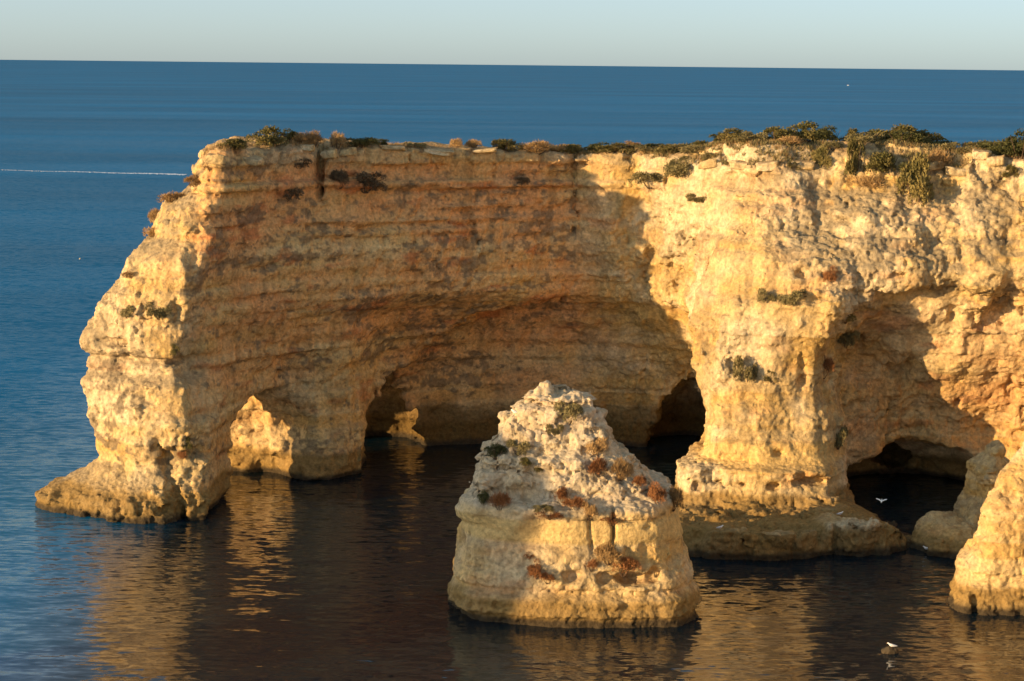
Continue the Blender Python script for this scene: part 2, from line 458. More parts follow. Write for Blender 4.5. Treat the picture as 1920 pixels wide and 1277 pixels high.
LEVELS = [
 (-2.0, level([(-42, 164), (-40.8, 160), (-35.5, 156.4), (-29, 154.9), (-25.3, 156), (-25.7, 160), (-25.6, 165), (-22.8, 170.4), (-19.6, 172.4), (-17, 172.8), (-14, 175.4), (-11.4, 181), (-9, 187), (-3, 188.5), (8, 189.5), (15, 190), (20.5, 189), (19.8, 180), (17.2, 172), (14.7, 163), (15.0, 158.9), (20, 157.6), (27, 158.5), (29.2, 162), (30, 168), (36, 170), (44, 170), (58, 160)], [(-24, 194), (-33, 184), (-40, 172)])),
 (1.2, level([(-41.5, 164), (-40.4, 160.2), (-35.3, 156.8), (-29, 155.3), (-25.3, 156.4), (-25.7, 160), (-25.6, 165), (-22.8, 170.6), (-19.6, 172.6), (-17, 173), (-14, 175.6), (-11.4, 181), (-9, 186.8), (-3, 188.3), (8, 189.3), (15, 189.6), (20.3, 188.6), (19.6, 180), (17.2, 172), (14.6, 163), (15, 159), (20, 157.5), (27, 158.6), (29.2, 162.2), (30, 168), (36, 170), (44, 170), (58, 160)], [(-24, 194), (-33, 184), (-39.5, 172)])),
 (3.6, level([(-37.6, 164), (-37.2, 160.5), (-33.5, 157.6), (-29, 156.4), (-25.6, 157.4), (-25.6, 161), (-25.4, 165), (-22.6, 170.6), (-19.6, 172.6), (-17, 173), (-14.2, 175.6), (-11.6, 181), (-9, 186.4), (-3, 187.8), (8, 188.8), (15, 189), (20, 188), (19.4, 180), (17.4, 172), (14.9, 163.3), (15.3, 159.2), (20.4, 157.8), (27, 158.8), (29, 162.4), (30, 168), (36, 170), (44, 170.5), (58, 160)], [(-24, 194), (-32, 184), (-37, 172)])),
 (4.4, level([(-36.8, 164), (-36.4, 160.6), (-32.4, 157.8), (-28.6, 156.8), (-25.6, 157.4), (-25.6, 161), (-25.4, 165), (-22.6, 170.6), (-19.6, 172.6), (-17, 173), (-14.2, 175.6), (-11.6, 181), (-9, 186.4), (-3, 187.8), (8, 188.8), (15, 189), (20, 188), (19.4, 180), (17.4, 172), (14.9, 163.3), (15.3, 159.2), (20.4, 157.8), (27, 158.8), (29, 162.4), (30, 168), (36, 170), (44, 170.5), (58, 160)], [(-24, 194), (-32, 184), (-37, 172)])),
 (5.1, level([(-36.2, 164), (-35.8, 160.8), (-31.5, 158), (-28, 157.6), (-25.8, 159.4), (-25.2, 163), (-24.6, 166.6), (-22, 170.4), (-19.4, 172.4), (-14.4, 175.6), (-12, 180.6), (-9, 185.6), (-3, 187), (8, 188), (15, 188.2), (19.5, 187.2), (19, 179), (18, 172), (17, 164.5), (17.4, 161), (21.5, 159.3), (26.6, 160), (28.6, 163), (29.8, 168), (36, 170.6), (43, 171.2), (58, 161)], [(-24, 194), (-32, 184), (-36, 172)])),
 (6.0, level([(-36.2, 164), (-35.8, 160.8), (-31.5, 158), (-28, 157.6), (-25.8, 159.4), (-25.2, 163), (-24.6, 166.6), (-22, 170.4), (-19.4, 172.4), (-14.4, 175.6), (-12, 180.6), (-9, 185.6), (-3, 187), (8, 188), (15, 188.2), (19.5, 187.2), (19, 179), (18, 172), (17, 164.5), (17.4, 161), (21.5, 159.3), (26.6, 160), (28.6, 163), (29.8, 168), (36, 170.6), (43, 171.2), (58, 161)], [(-24, 194), (-32, 184), (-36, 172)])),
 (10.0, level([(-36.2, 164.5), (-35.9, 161), (-31.2, 158.3), (-27.6, 158.6), (-25, 161.8), (-23.2, 166), (-20.4, 171.4), (-15, 175), (-12.4, 179.6), (-8.5, 183.6), (-2.6, 185.4), (8, 186.4), (14.5, 186.2), (18.4, 184.6), (18.4, 178), (17.8, 171), (17, 165), (17.6, 161.6), (21.5, 160), (26.2, 160.6), (28.2, 163.2), (29.4, 167.2), (34, 168.4), (39, 168.4), (44, 168), (58, 160)], [(-23, 194), (-31, 184), (-35.5, 172)])),
 (14.5, level([(-36.2, 165), (-35.8, 161.4), (-31.5, 158.8), (-28, 159), (-25.2, 162), (-22.4, 166.6), (-19, 170.4), (-14.6, 173.6), (-11, 177.4), (-7, 180), (-1.5, 182), (6, 184.4), (12.6, 184), (16.6, 181.4), (17.2, 175), (16.6, 169), (16.8, 164.6), (18.4, 161.6), (22, 160.2), (26, 160.6), (27.6, 163), (29.2, 165.8), (33, 166.4), (37, 165.6), (42, 164.4), (58, 158)], [(-22, 194), (-30, 184), (-35, 172)])),
 (17.0, level([(-35, 165.5), (-34.4, 161.4), (-30.4, 158.4), (-26.8, 158.6), (-25, 161.4), (-21.8, 165.8), (-17.6, 169.6), (-12.4, 173.2), (-6.4, 176.8), (0, 180), (5.4, 183.4), (9.0, 182.8), (13.2, 182.2), (15.8, 178), (16.2, 171), (17, 164.6), (19, 161.6), (23, 160.2), (27.2, 160.4), (29, 162.2), (32.5, 163.4), (37, 163.6), (42, 164), (58, 157)], [(-21, 193), (-29, 184), (-34, 172)])),
 (21.0, level([(-33.4, 166), (-32.6, 161.6), (-28.8, 158.6), (-26, 158.6), (-24.4, 161.4), (-21, 165.6), (-17.2, 169.2), (-12, 173), (-6, 176.8), (0, 180), (5.4, 182.8), (8.6, 181.8), (12.8, 181.0), (15.2, 176.4), (16.6, 170), (18, 165.4), (21, 162.4), (25, 161.2), (30, 160.6), (36, 161.4), (42, 161), (58, 155.5)], [(-20, 192), (-27, 184), (-32.5, 173)])),
 (25.0, level([(-31, 167), (-30, 162.4), (-26.6, 158.8), (-25.2, 158.8), (-23.4, 161.8), (-20.4, 165.8), (-17, 169.2), (-11.6, 173), (-5.6, 176.8), (0.2, 180), (5.6, 182.4), (8.4, 181), (12.4, 179.6), (15, 175.6), (17, 171), (19.4, 167.8), (23, 165), (28, 163.6), (33, 163), (38, 163.4), (43, 162.6), (58, 156.5)], [(-18, 191), (-25, 184), (-30.4, 174)])),
 (28.0, level([(-28.2, 168), (-27.3, 163), (-25.6, 159.2), (-24.4, 159.2), (-22, 162.8), (-19.8, 166.2), (-16.8, 169.2), (-11.4, 173), (-5.4, 176.8), (0.4, 180), (5.8, 182.4), (8.6, 181.4), (12.4, 179.6), (15.4, 176.6), (18, 172.6), (21, 169.6), (25, 167.8), (30, 166.4), (34, 166), (38.5, 166), (43, 164.4), (58, 158)], [(-16, 190), (-23, 184), (-27.8, 175)])),
 (31.5, level([(-26.3, 169), (-25.9, 163.4), (-24.9, 159.9), (-23.6, 159.9), (-21.4, 163.4), (-19.6, 166.4), (-16.6, 169.2), (-11.2, 173), (-5.2, 176.8), (0.6, 180), (6, 182.6), (8.8, 182), (12.4, 180.4), (16, 178), (19, 174.4), (21.6, 171.4), (25.5, 169.8), (30, 168.6), (34, 168.4), (38.5, 168.2), (43, 166), (58, 159)], [(-14, 189), (-21, 184), (-26, 176)])),
]
loft = Loft(LEVELS, LO, HI)

def top_height(x, y):
    hx = np.interp(x, [-30, -24, -14, 0, 8, 16, 21, 28, 36, 42, 60], [30.9, 30.9, 30.6, 30.15, 30.1, 30.7, 31.5, 31.4, 31.3, 30.7, 30.4])
    back = np.interp(y - (176 - 0.28 * x), [-20, 0, 12, 40], [0.0, 0.0, -0.5, -2.2])
    return hx + back

def bench_field(x, y, z):
    """wave-cut bench in front of the buttress"""
    p = bench_plan(x, y)
    d1, d2 = cells(x, y, z * 1.6, 1 / 1.5, 75)
    step = 0.45 * np.round(1.3 * vnoise(x, y, z * 0, 0.28, seed=76))
    d3, d4 = cells(x, y, z * 0.5, 1 / 3.2, 77)
    t = 0.45 * sstep(0.10, 0.0, d4 - d3) + z - (2.30 - 0.085 * (y - 146) + step + 0.12 * vnoise(x, y, z, 0.5, seed=71) + 0.5 * sstep(24.0, 25.2, x) - 2.0 * sstep(27.5, 33.5, x)) + 0.35 * (d1 - 0.5)
    side = p + 0.5 * sstep(0.12, 0.0, d4 - d3) + 0.5 * (d3 - 0.45) - 0.12 * z + 0.6 * vnoise(x, y, z, 0.30, seed=73) - 0.25 * np.abs(vnoise(x, y, z, 0.9, seed=74)) + 0.25 * (d1 - 0.5) + 0.9 * sstep(0.5, 0.1, np.abs(x - 23.9 + 0.15 * (y - 150))) * sstep(0.4, 1.4, z)
    return smax(side, t, 0.2)
bench_plan = Plan([(12.9, 149.5), (13.1, 147.4), (15.5, 145.8), (20.5, 144.9), (23.5, 145.7), (25, 147.2), (27.5, 146.4), (30, 147.2), (33.5, 150.8), (34, 155), (31, 160), (28, 164), (18, 164), (14.4, 160), (13.6, 154)], LO, HI)

def cliff_field(x, y, z):
    w1 = vnoise(x, y, z, 1 / 9.0, seed=1); w2 = vnoise(x, y, z, 1 / 9.0, seed=2)
    face_right = sstep(5, 13, x)                       # the sunlit, rubbly side
    pillar = sstep(-24.5, -27.5, x)
    zl = z + 0.5 * w1
    f = loft(x + 0.7 * w2, y + 0.6 * w1, zl)
    low = sstep(2.6, 1.6, z)
    rough = np.clip(face_right + pillar * 0.8, 0, 1)
    patch = sstep(-0.25, 0.35, vnoise(x, y, z, 1 / 6.0, None, 1 / 4.0, seed=18) + 0.25 * sstep(30, 34, x) + 0.25 * sstep(12, 16, z) - 0.1)
    soft = np.clip(0.25 + 0.85 * patch, 0, 1) * (1 - 0.55 * sstep(13, 10, z) * face_right * sstep(31, 29, x))
    band = sstep(4.6, 4.9, z + 0.3 * w1) * sstep(6.6, 6.2, z + 0.3 * w1) * face_right * sstep(31, 29, x) * sstep(172, 168, y)
    rough_s = rough * soft * (1 - 0.8 * band)
    f = f + 0.55 * vnoise(x, y, z, 1 / 4.2, seed=3) * (0.55 + 0.65 * rough)
    # vertical flutes and knobs on the sunlit faces
    fl = vnoise(x, y, z, 1 / 2.2, None, 1 / 6.5, seed=4)
    f = f + (0.75 * np.abs(fl) - 0.25) * rough * sstep(6, 12, z)
    rib = vnoise(x, y, z, 1 / 5.2, None, 1 / 15.0, seed=23)
    f = f + (1.5 * np.abs(rib) - 0.45) * face_right * sstep(8, 14, z)
    n5 = vnoise(x, y, z, 1 / 1.5, seed=5)
    f = f - (0.75 * np.abs(n5) - 0.22) * (0.32 + 0.68 * rough_s)
    n6 = vnoise(x, y, z, 1 / 0.7, seed=6)
    f = f - (0.34 * np.abs(n6) - 0.1) * (0.45 + 0.55 * rough_s)
    # thin laminations
    lam = vnoise(x, y, z, 1 / 5.0, None, 1 / 0.42, seed=17)
    f = f + 0.20 * lam * (1 - 0.75 * rough_s)
    # bedding
    zb = z + 0.012 * x + 0.30 * w2 + 0.12 * vnoise(x, y, z, 1 / 3.0, seed=7)
    f = f - bedding(zb) * (0.95 - 0.40 * rough) * np.clip(0.75 + 0.9 * vnoise(x, y, z, 1 / 7.0, None, 1 / 3.0, seed=24), 0.15, 1.4)
    # the outer pillar is built of bulging blocks and undercut beds
    pz = z + 0.5 * w1
    f = f + pillar * np.interp(pz, [2.4, 3.4, 4.6, 5.2, 8, 11.2, 12.2, 13.2, 13.7, 15.5, 16.6, 17.2, 19.5, 22.4, 23.0, 23.8, 25.8, 26.4, 27.6, 28.3, 31], [0, .3, .35, -.40, -.5, -.35, .55, .6, -.3, -.35, .1, -.25, -.35, -.25, .5, .0, -.1, .5, .5, -.4, -.3]).astype(np.float32)
    # pits
    pit = vnoise(x, y, z, 1 / 1.9, None, 1 / 1.5, seed=8)
    f = f + 1.6 * np.maximum(0, pit - 0.52) * (0.35 + rough)
    big = vnoise(x, y, z, 1 / 4.5, None, 1 / 2.8, seed=9)
    f = f + 3.2 * np.maximum(0, big - 0.50) * face_right * sstep(9, 14, z) * sstep(27, 23, z)
    # joints in the cap rock
    jn = np.abs(((x * 0.83 + y * 0.55 + 0.8 * w1) / 4.6 + 0.37) % 1.0 - 0.5) * 4.6
    f = f + 0.55 * sstep(0.28, 0.05, jn) * sstep(28.4, 29.2, zb) * (1 - 0.4 * face_right)
    # long cracks
    jag = 0.35 * vnoise(x * 0.3, y * 0.3, z, 0.8, seed=10) + 0.18 * vnoise(x * 0.3, y * 0.3, z, 2.4, seed=20)
    wv = 0.5 + 0.5 * vnoise(x * 0, y * 0, z, 0.5, seed=21)
    cx = np.abs(x + 17.0 + jag)
    f = f + 2.0 * sstep(0.30 + 0.35 * sstep(26, 31, z), 0.06, cx) * sstep(25.4, 26.8, z) * sstep(200, 199, y)
    cx = np.abs(x - 6.05 - 0.035 * (z - 26) - 1.6 * jag)
    f = f + 0.9 * sstep(0.10 + 0.35 * wv, 0.02, cx) * sstep(21.2, 23, z) * sstep(190, 188, y)
    cx = np.abs(x + 21.2 + 0.06 * (z - 12) - 2.0 * jag)
    f = f + 0.5 * sstep(0.08 + 0.2 * wv, 0.02, cx) * sstep(8.6, 9.5, z) * sstep(14.6, 13.6, z)
    cx = np.abs(x + 28.6 + 0.30 * (z - 3) - 2.2 * jag)
    f = f + 1.4 * sstep(0.25 + 0.6 * wv, 0.05, cx) * sstep(7.6, 5.0, z) * sstep(166, 163, y)
    # joints of the shaded wall
    d1, d2 = cells(x, y, z * 0.55, 1 / 3.4, 22)
    f = f + 0.30 * sstep(0.10, 0.0, d2 - d1) * (1 - 0.5 * rough)
    # plateau
    t = z - top_height(x, y) - 0.40 * vnoise(x, y, z * 0, 1 / 4.0, seed=14) - 0.22 * vnoise(x, y, z * 0, 1 / 1.3, seed=15)
    f = smax(f, t, 0.55)
    # wave-worn foot
    f = f - 0.25 * sstep(2.2, 0.9, z + 0.5 * w1) + 0.2 * low * n6
    # first arch: between the outer pillar and the leg, open to the sea
    wob = 0.65 * vnoise(x, y, z, 1 / 2.6, seed=16) + 0.55 * np.abs(vnoise(x, y, z, 1 / 1.2, seed=19)) - 0.2 + 0.3 * n6 + 0.8 * bedding(z * 1.3 + 4)
    a = tunnel(x, y, z, (-52, 165.0, 0.5), (-25.4, 171.8, 0.5), (5.0, 4.3), 0.46) + wob
    a2 = tunnel(x, y, z, (-25.6, 171.4, 0.3), (-19.8, 168.4, -0.2), (4.2, 4.0), 0.50) + wob
    a3 = ellipsoid(x, y, z, (-22.8, 170.4, 4.0), (5.0, 3.9, 4.7), 0.3) + 0.8 * wob
    a4 = ellipsoid(x, y, z, (-24.4, 170.6, 5.9), (3.4, 3.4, 2.9), 0.3) + 0.8 * wob
    f = smax(f, -smin(smin(a, a2, 1.0), smin(a3, a4, 0.6), 0.6), 0.5)
    # the great hollow at the back of the bay
    a = ellipsoid(x, y, z, (3.6, 184.2, 2.0), (16.6, 6.9, 13.6)) + 0.5 * wob - 0.5 * bedding(z + 2)
    f = smax(f, -a, 0.5)
    # second arch: a slot from the bay that meets a passage from the sea
    a = tunnel(x, y, z, (-11.2, 177.0, 0.5), (-12.9, 191.0, 0.5), (2.7, 2.4), 0.35) + wob * 0.7
    a2 = tunnel(x, y, z, (-12.6, 190.0, 0.5), (-44, 172.4, 0.5), (3.6, 4.4), 0.56) + wob
    f = smax(f, -smin(a, a2, 1.0), 0.5)
    # sea cave at the back of the bay
    a = tunnel(x, y, z, (17.0, 181.0, -0.5), (18.0, 193.0, -0.5), (4.9, 3.4), 0.48) + wob
    f = smax(f, -a, 0.7)
    # cave to the right of the buttress
    a = ellipsoid(x, y, z, (36.5, 170.0, -0.2), (7.6, 8.4, 4.7)) + 0.6 * wob
    f = smax(f, -a, 0.8)
    a = ellipsoid(x, y, z, (36.0, 180.0, 2.2), (2.2, 4.0, 1.9)) + 0.4 * wob
    f = smax(f, -a, 0.4)
    # overhang hollows under the grey ledge
    for c, r in (((31.2, 162.0, 16.3), (2.6, 2.4, 1.9)), ((34.2, 161.6, 18.2), (1.1, 1.6, .8)), ((37.4, 161.2, 18.6), (1.2, 1.5, .7)), ((28.2, 160.6, 15.2), (1.3, 2.2, 1.7)), ((39.5, 161.2, 18.2), (.9, 1.4, .8)), ((31.2, 160.8, 18.9), (.5, 1.2, .7))):
        f = smax(f, -(ellipsoid(x, y, z, c, r) + 0.5 * wob), 0.4)
    f = smin(f, bench_field(x, y, z), 0.15)
    # slots along the foot of the buttress
    for c, r in (((17.4, 158.6, 3.2), (.8, 1.5, .35)), ((19.4, 157.8, 3.1), (.6, 1.5, .28)), ((22.2, 157.6, 3.05), (.75, 1.6, .42)), ((25.6, 158.2, 3.4), (2.0, 1.5, .42)), ((15.8, 158.4, 2.9), (.5, 1.2, .55)), ((24.8, 159, 6.0), (.35, .9, .4)), ((21.2, 158.8, 6.5), (.25, .8, .25))):
        f = smax(f, -(ellipsoid(x, y, z, c, r) + 0.12 * n6), 0.15)
    return f

OCHRE = np.array((0.58, 0.38, 0.13)); CREAM = np.array((0.64, 0.48, 0.24)); PALE = np.array((0.66, 0.55, 0.36))
ORANGE = np.array((0.65, 0.36, 0.155)); RUST = np.array((0.50, 0.20, 0.08)); GREY = np.array((0.185, 0.145, 0.095))
LICHEN = np.array((0.30, 0.235, 0.14)); TIDE = np.array((0.25, 0.16, 0.052)); WET = np.array((0.045, 0.036, 0.024)); SOIL = np.array((0.36, 0.23, 0.11))

def mixc(c, col, w):
    return c + (col - c) * np.clip(w, 0, 1)[:, None]

def rock_colour(V, N, warm, greyness=1.0, tide=2.3, dark=0.0):
    """warm: 0 pale limestone .. 1 iron-stained sandstone, per vertex"""
    x, y, z = V.T.astype(np.float32)
    w = vnoise(x, y, z, 1 / 9.0, seed=2)
    zb = z + 0.012 * x + 0.30 * w + 0.12 * vnoise(x, y, z, 1 / 3.0, seed=7)
    t = bed_tone(zb) + 0.35 * fbm(x, y, z, 1 / 3.0, 3, seed=30)
    c = CREAM[None] + (OCHRE - CREAM)[None] * np.clip(t, 0, 1)[:, None]
    pale = fbm(x, y, z, 1 / 5.0, 3, seed=33)
    c = mixc(c, PALE, (1 - warm) * sstep(-0.15, 0.35, pale) * 0.8)
    o = fbm(x, y, z, 1 / 6.0, 4, seed=36, fz=1 / 2.6)
    c = mixc(c, ORANGE, warm * (0.62 + 1.35 * o + 0.45 * (t - .5)))
    c = mixc(c, ORANGE, (1 - warm) * sstep(0.25, 0.6, o) * 0.55)
    ru = fbm(x, y, z, 1 / 3.5, 4, seed=41, fz=1 / 1.2)
    c = mixc(c, RUST, (0.3 + 0.7 * warm) * sstep(0.22, 0.52, ru) * 0.8)
    # streaks of run-off
    stv = fbm(x, y, z, 1 / 1.1, 3, seed=45, fz=1 / 7.0)
    c = c * (1 - 0.26 * sstep(0.05, 0.45, stv))[:, None]
    # grey lichen
    li = 0.8 * fbm(x, y, z, 1 / 5.0, 3, seed=48, fz=1 / 2.0) + 0.95 * fbm(x, y, z, 1 / 0.7, 4, seed=52, fz=1 / 0.5)
    c = mixc(c, GREY, greyness * sstep(0.20, 0.34, li) * 0.72)
    dk = fbm(x, y, z, 1 / 0.5, 3, seed=64, fz=1 / 0.3)
    c = mixc(c, GREY * 0.8, (0.35 + 0.65 * greyness) * sstep(0.28, 0.55, dk) * 0.6)
    upw = np.clip(N[:, 2], 0, 1)
    lt = fbm(x, y, z, 1 / 1.5, 3, seed=55)
    c = mixc(c, LICHEN, sstep(0.25, 0.75, upw + 0.4 * lt) * 0.75 * np.clip(greyness, 0.3, 1) * (1 - 0.8 * warm))
    crust = fbm(x, y, z, 1 / 4.0, 3, seed=67) + 0.5 * fbm(x, y, z, 1 / 0.9, 3, seed=69)
    c = mixc(c, LICHEN * 1.1, sstep(0.05, 0.40, crust) * 0.70 * greyness * (1 - warm) * sstep(11, 15, z))
    g = fbm(x, y, z, 1 / 0.6, 3, seed=58)
    c = c * (1 + 0.20 * g)[:, None]
    soil = sstep(0.6, 0.9, upw) * sstep(29.3, 29.9, z)
    c = mixc(c, SOIL, soil * (0.55 + 0.5 * lt))
    # algae and wet band; in the bay hollow the darker tone also paints shade
    e = 0.5 * fbm(x, y, z, 1 / 2.5, 3, seed=61)
    c = mixc(c, TIDE, sstep(tide + 0.4, tide - 0.3, z + e) * 0.85)
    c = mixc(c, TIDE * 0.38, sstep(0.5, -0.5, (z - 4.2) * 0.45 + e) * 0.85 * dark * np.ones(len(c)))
    c = mixc(c, WET, sstep(0.75, 0.30, z + 0.6 * e) * 0.92)
    return np.clip(c, 0.01, 0.8).astype(np.float32)

def rock_material():
    m, nt, b = new_mat('limestone')
    N, L = nt.nodes, nt.links
    at = N.new('ShaderNodeAttribute'); at.attribute_name = 'rock_color'
    geo = N.new('ShaderNodeNewGeometry')
    t = N.new('ShaderNodeTexNoise'); t.inputs['Scale'].default_value = 3.2; t.inputs['Detail'].default_value = 7; t.inputs['Roughness'].default_value = 0.68
    L.new(geo.outputs['Position'], t.inputs['Vector'])
    rp = N.new('ShaderNodeMapRange'); rp.inputs['From Min'].default_value = 0.3; rp.inputs['From Max'].default_value = 0.7
    rp.inputs['To Min'].default_value = 0.60; rp.inputs['To Max'].default_value = 1.28
    L.new(t.outputs['Fac'], rp.inputs['Value'])
    mul = N.new('ShaderNodeVectorMath'); mul.operation = 'SCALE'
    L.new(at.outputs['Color'], mul.inputs[0]); L.new(rp.outputs[0], mul.inputs['Scale'])
    L.new(mul.outputs[0], b.inputs['Base Color'])
    v = N.new('ShaderNodeTexVoronoi'); v.inputs['Scale'].default_value = 2.6
    L.new(geo.outputs['Position'], v.inputs['Vector'])
    ad = N.new('ShaderNodeMath'); ad.operation = 'MULTIPLY_ADD'; ad.inputs[1].default_value = 0.35
    L.new(v.outputs['Distance'], ad.inputs[0]); L.new(t.outputs['Fac'], ad.inputs[2])
    bump = N.new('ShaderNodeBump'); bump.inputs['Strength'].default_value = 0.9; bump.inputs['Distance'].default_value = 0.22
    L.new(ad.outputs[0], bump.inputs['Height']); L.new(bump.outputs[0], b.inputs['Normal'])
    b.inputs['Roughness'].default_value = 0.93
    b.inputs['Specular IOR Level'].default_value = 0.15
    return m
ROCK = rock_material()

def roughen(V, Q, amp, seed=0):
    """fine crumbly relief along the normals"""
    N = normals_of(V, Q)
    x, y, z = V.T.astype(np.float32)
    d1, d2 = cells(x, y, z, 1 / 0.75, seed)
    crack = sstep(0.16, 0.0, d2 - d1)
    n1 = vnoise(x, y, z, 1 / 0.42, seed=seed + 80); n2 = vnoise(x, y, z, 1 / 0.20, seed=seed + 81)
    d = 0.13 * (0.5 - d1) - 0.09 * crack + 0.15 * (np.abs(n1) - 0.3) + 0.08 * (np.abs(n2) - 0.3)
    hole = vnoise(x, y, z, 1 / 0.62, seed=seed + 82)
    d = d - 0.9 * np.maximum(0, hole - 0.56)
    d = d * (amp if np.isscalar(amp) else amp(x, y, z))
    return V + N * d[:, None], N

t0 = time.time()
V, Q = surface(cliff_field, (-47, 142, -1.6), (58, 206, 33.2), 0.295)
print('cliff nets', len(V), len(Q), round(time.time() - t0, 1))
CLIFF_BVH = BVHTree.FromPolygons(V.tolist(), Q.tolist())
V, Q = subdivide(V, Q)
V, N = roughen(V, Q, lambda x, y, z: 0.55 + 0.75 * np.clip(sstep(5, 13, x) + sstep(-24.5, -27.5, x), 0, 1) * sstep(-0.25, 0.35, vnoise(x, y, z, 1 / 6.0, None, 1 / 4.0, seed=18)))
x, y, z = V.T
warm = (1 - sstep(4, 11, x)) * (1 - 0.85 * sstep(-25.5, -27.5, x)) * (0.5 + 0.5 * sstep(6, 14, z))
warm = np.maximum(warm, 0.42 * sstep(29, 31, x) * sstep(20, 16, z))
warm = warm * (1 - 0.75 * sstep(28.6, 29.4, z))
greyness = np.where(x < 6, 1.0, 0.40 + 0.60 * sstep(20, 27, x) * sstep(16, 19, z))
bay = sstep(178, 183, y) * sstep(-16, -12, x) * sstep(24, 20, x)  # back of the bay, darkened low down for algae and painted shade
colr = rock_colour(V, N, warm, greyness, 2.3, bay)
xf, yf, zf = V.T.astype(np.float32)
zw = zf + 0.3 * vnoise(xf, yf, zf, 1 / 9.0, seed=1)
colr = mixc(colr, np.array((0.68, 0.47, 0.18)), 0.7 * sstep(4.6, 4.9, zw) * sstep(6.6, 6.2, zw) * sstep(13, 15, xf) * sstep(31, 29, xf) * sstep(170, 166, yf)).astype(np.float32)
colr = np.clip(colr * (1 + 0.10 * warm)[:, None], 0, 0.8).astype(np.float32)
print('cliff colours', round(time.time() - t0, 1))
fc = V[Q].mean(1)
fx, fy, fz = fc.T
jit = 0.5 * vnoise(fx, fy, fz, 0.5, seed=90)
is_right = fx > 6.05 + 0.035 * (fz - 26)
bench = is_right & (fz < 3.0) & (bench_plan(fx, fy) < 0.9) & (fy < 158.6)
cap = (fz + jit > 28.7)
foot = (fz + jit < 2.0) & ~bench
pil = ~is_right & (fx < -24.6) & (fy < 168)
leg = ~is_right & (fx > -29) & (fx < -12.5) & (fz < 9.5) & (fy > 168) & ~pil
arch = empty('rock_arch', (-20, 172, 0), 'golden rock arch promontory with two sea arches, shaded wall, sunlit outer pillar', 'rock arch')
head = empty('sea_cliff', (22, 166, 0), 'sunlit yellow cliff headland with jutting buttress right of the shaded arch', 'cliff')
def part(name, mask, parent, label=None):
    if not mask.any(): return
    v, q, c = submesh(V, Q, mask, colr)
    o = link(name, mesh_from(name, v - np.array(parent.location), q, ROCK, c), parent)
    if label: o['label'] = label
    return o
L_ = ~is_right
CAP_L = part('cap_rock', L_ & cap, arch, 'pale blocky cap rock along the top')
part('tide_band', L_ & foot & ~cap, arch, 'dark ochre weed-covered band at the waterline')
part('outer_pillar', L_ & pil & ~cap & ~foot, arch, 'sunlit pale outer pillar')
part('arch_leg', L_ & leg & ~cap & ~foot, arch, 'squat rock leg between the two arches')
part('rock_wall', L_ & ~pil & ~leg & ~cap & ~foot, arch, 'orange-brown layered wall in shadow')
CAP_R = part('cap_rock', is_right & cap, head, 'whitish cap rock along the rim')
part('rock_bench', bench, head, 'flat wave-cut rock bench at the foot of the buttress')
part('tide_band', is_right & foot & ~cap, head, 'dark weed-covered band at the waterline')
part('rock_face', is_right & ~cap & ~foot & ~bench, head, 'rubbly sunlit yellow rock face')
print('cliff parts', round(time.time() - t0, 1))

# ---------------------------------------------------------------- sea stack in the foreground
SK_L = [(-2, -4.4), (0, -4.3), (2.0, -4.45), (3.6, -4.0), (5.4, -3.55), (6.4, -2.9), (6.7, -3.4), (7.3, -3.5), (8.0, -3.0), (9.2, -2.15), (10.7, -2.1), (12.0, -0.9), (12.8, -0.25), (13.4, -0.35), (14.2, 0.6), (15.2, 1.7), (15.9, 2.6), (17, 3.5)]
SK_R = [(-2, 13.1), (0, 12.9), (1.5, 12.7), (3, 12.4), (4.5, 12.3), (6.2, 12.25), (7.6, 12.1), (8.6, 11.9), (8.9, 10.6), (9.5, 9.0), (11, 8.0), (12.6, 6.8), (13.8, 6.3), (14.8, 5.6), (15.6, 4.6), (16.0, 3.9), (17, 3.5)]
SK_F = [(-2, 126.2), (0, 126.4), (1.9, 126.5), (2.3, 126.9), (5.2, 127.0), (5.6, 127.3), (7.2, 127.3), (7.5, 126.9), (8.0, 127.1), (8.5, 128.4), (10, 129.2), (12, 130.0), (14, 130.8), (16, 132.2), (17, 133)]
SK_B = [(-2, 141), (0, 141), (4, 140.5), (8, 139.5), (9, 138), (11, 136.8), (13, 135.6), (15, 134.6), (17, 133.5)]
def prof(tbl, z):
    a = np.array(tbl)
    return np.interp(z, a[:, 0], a[:, 1]).astype(np.float32)
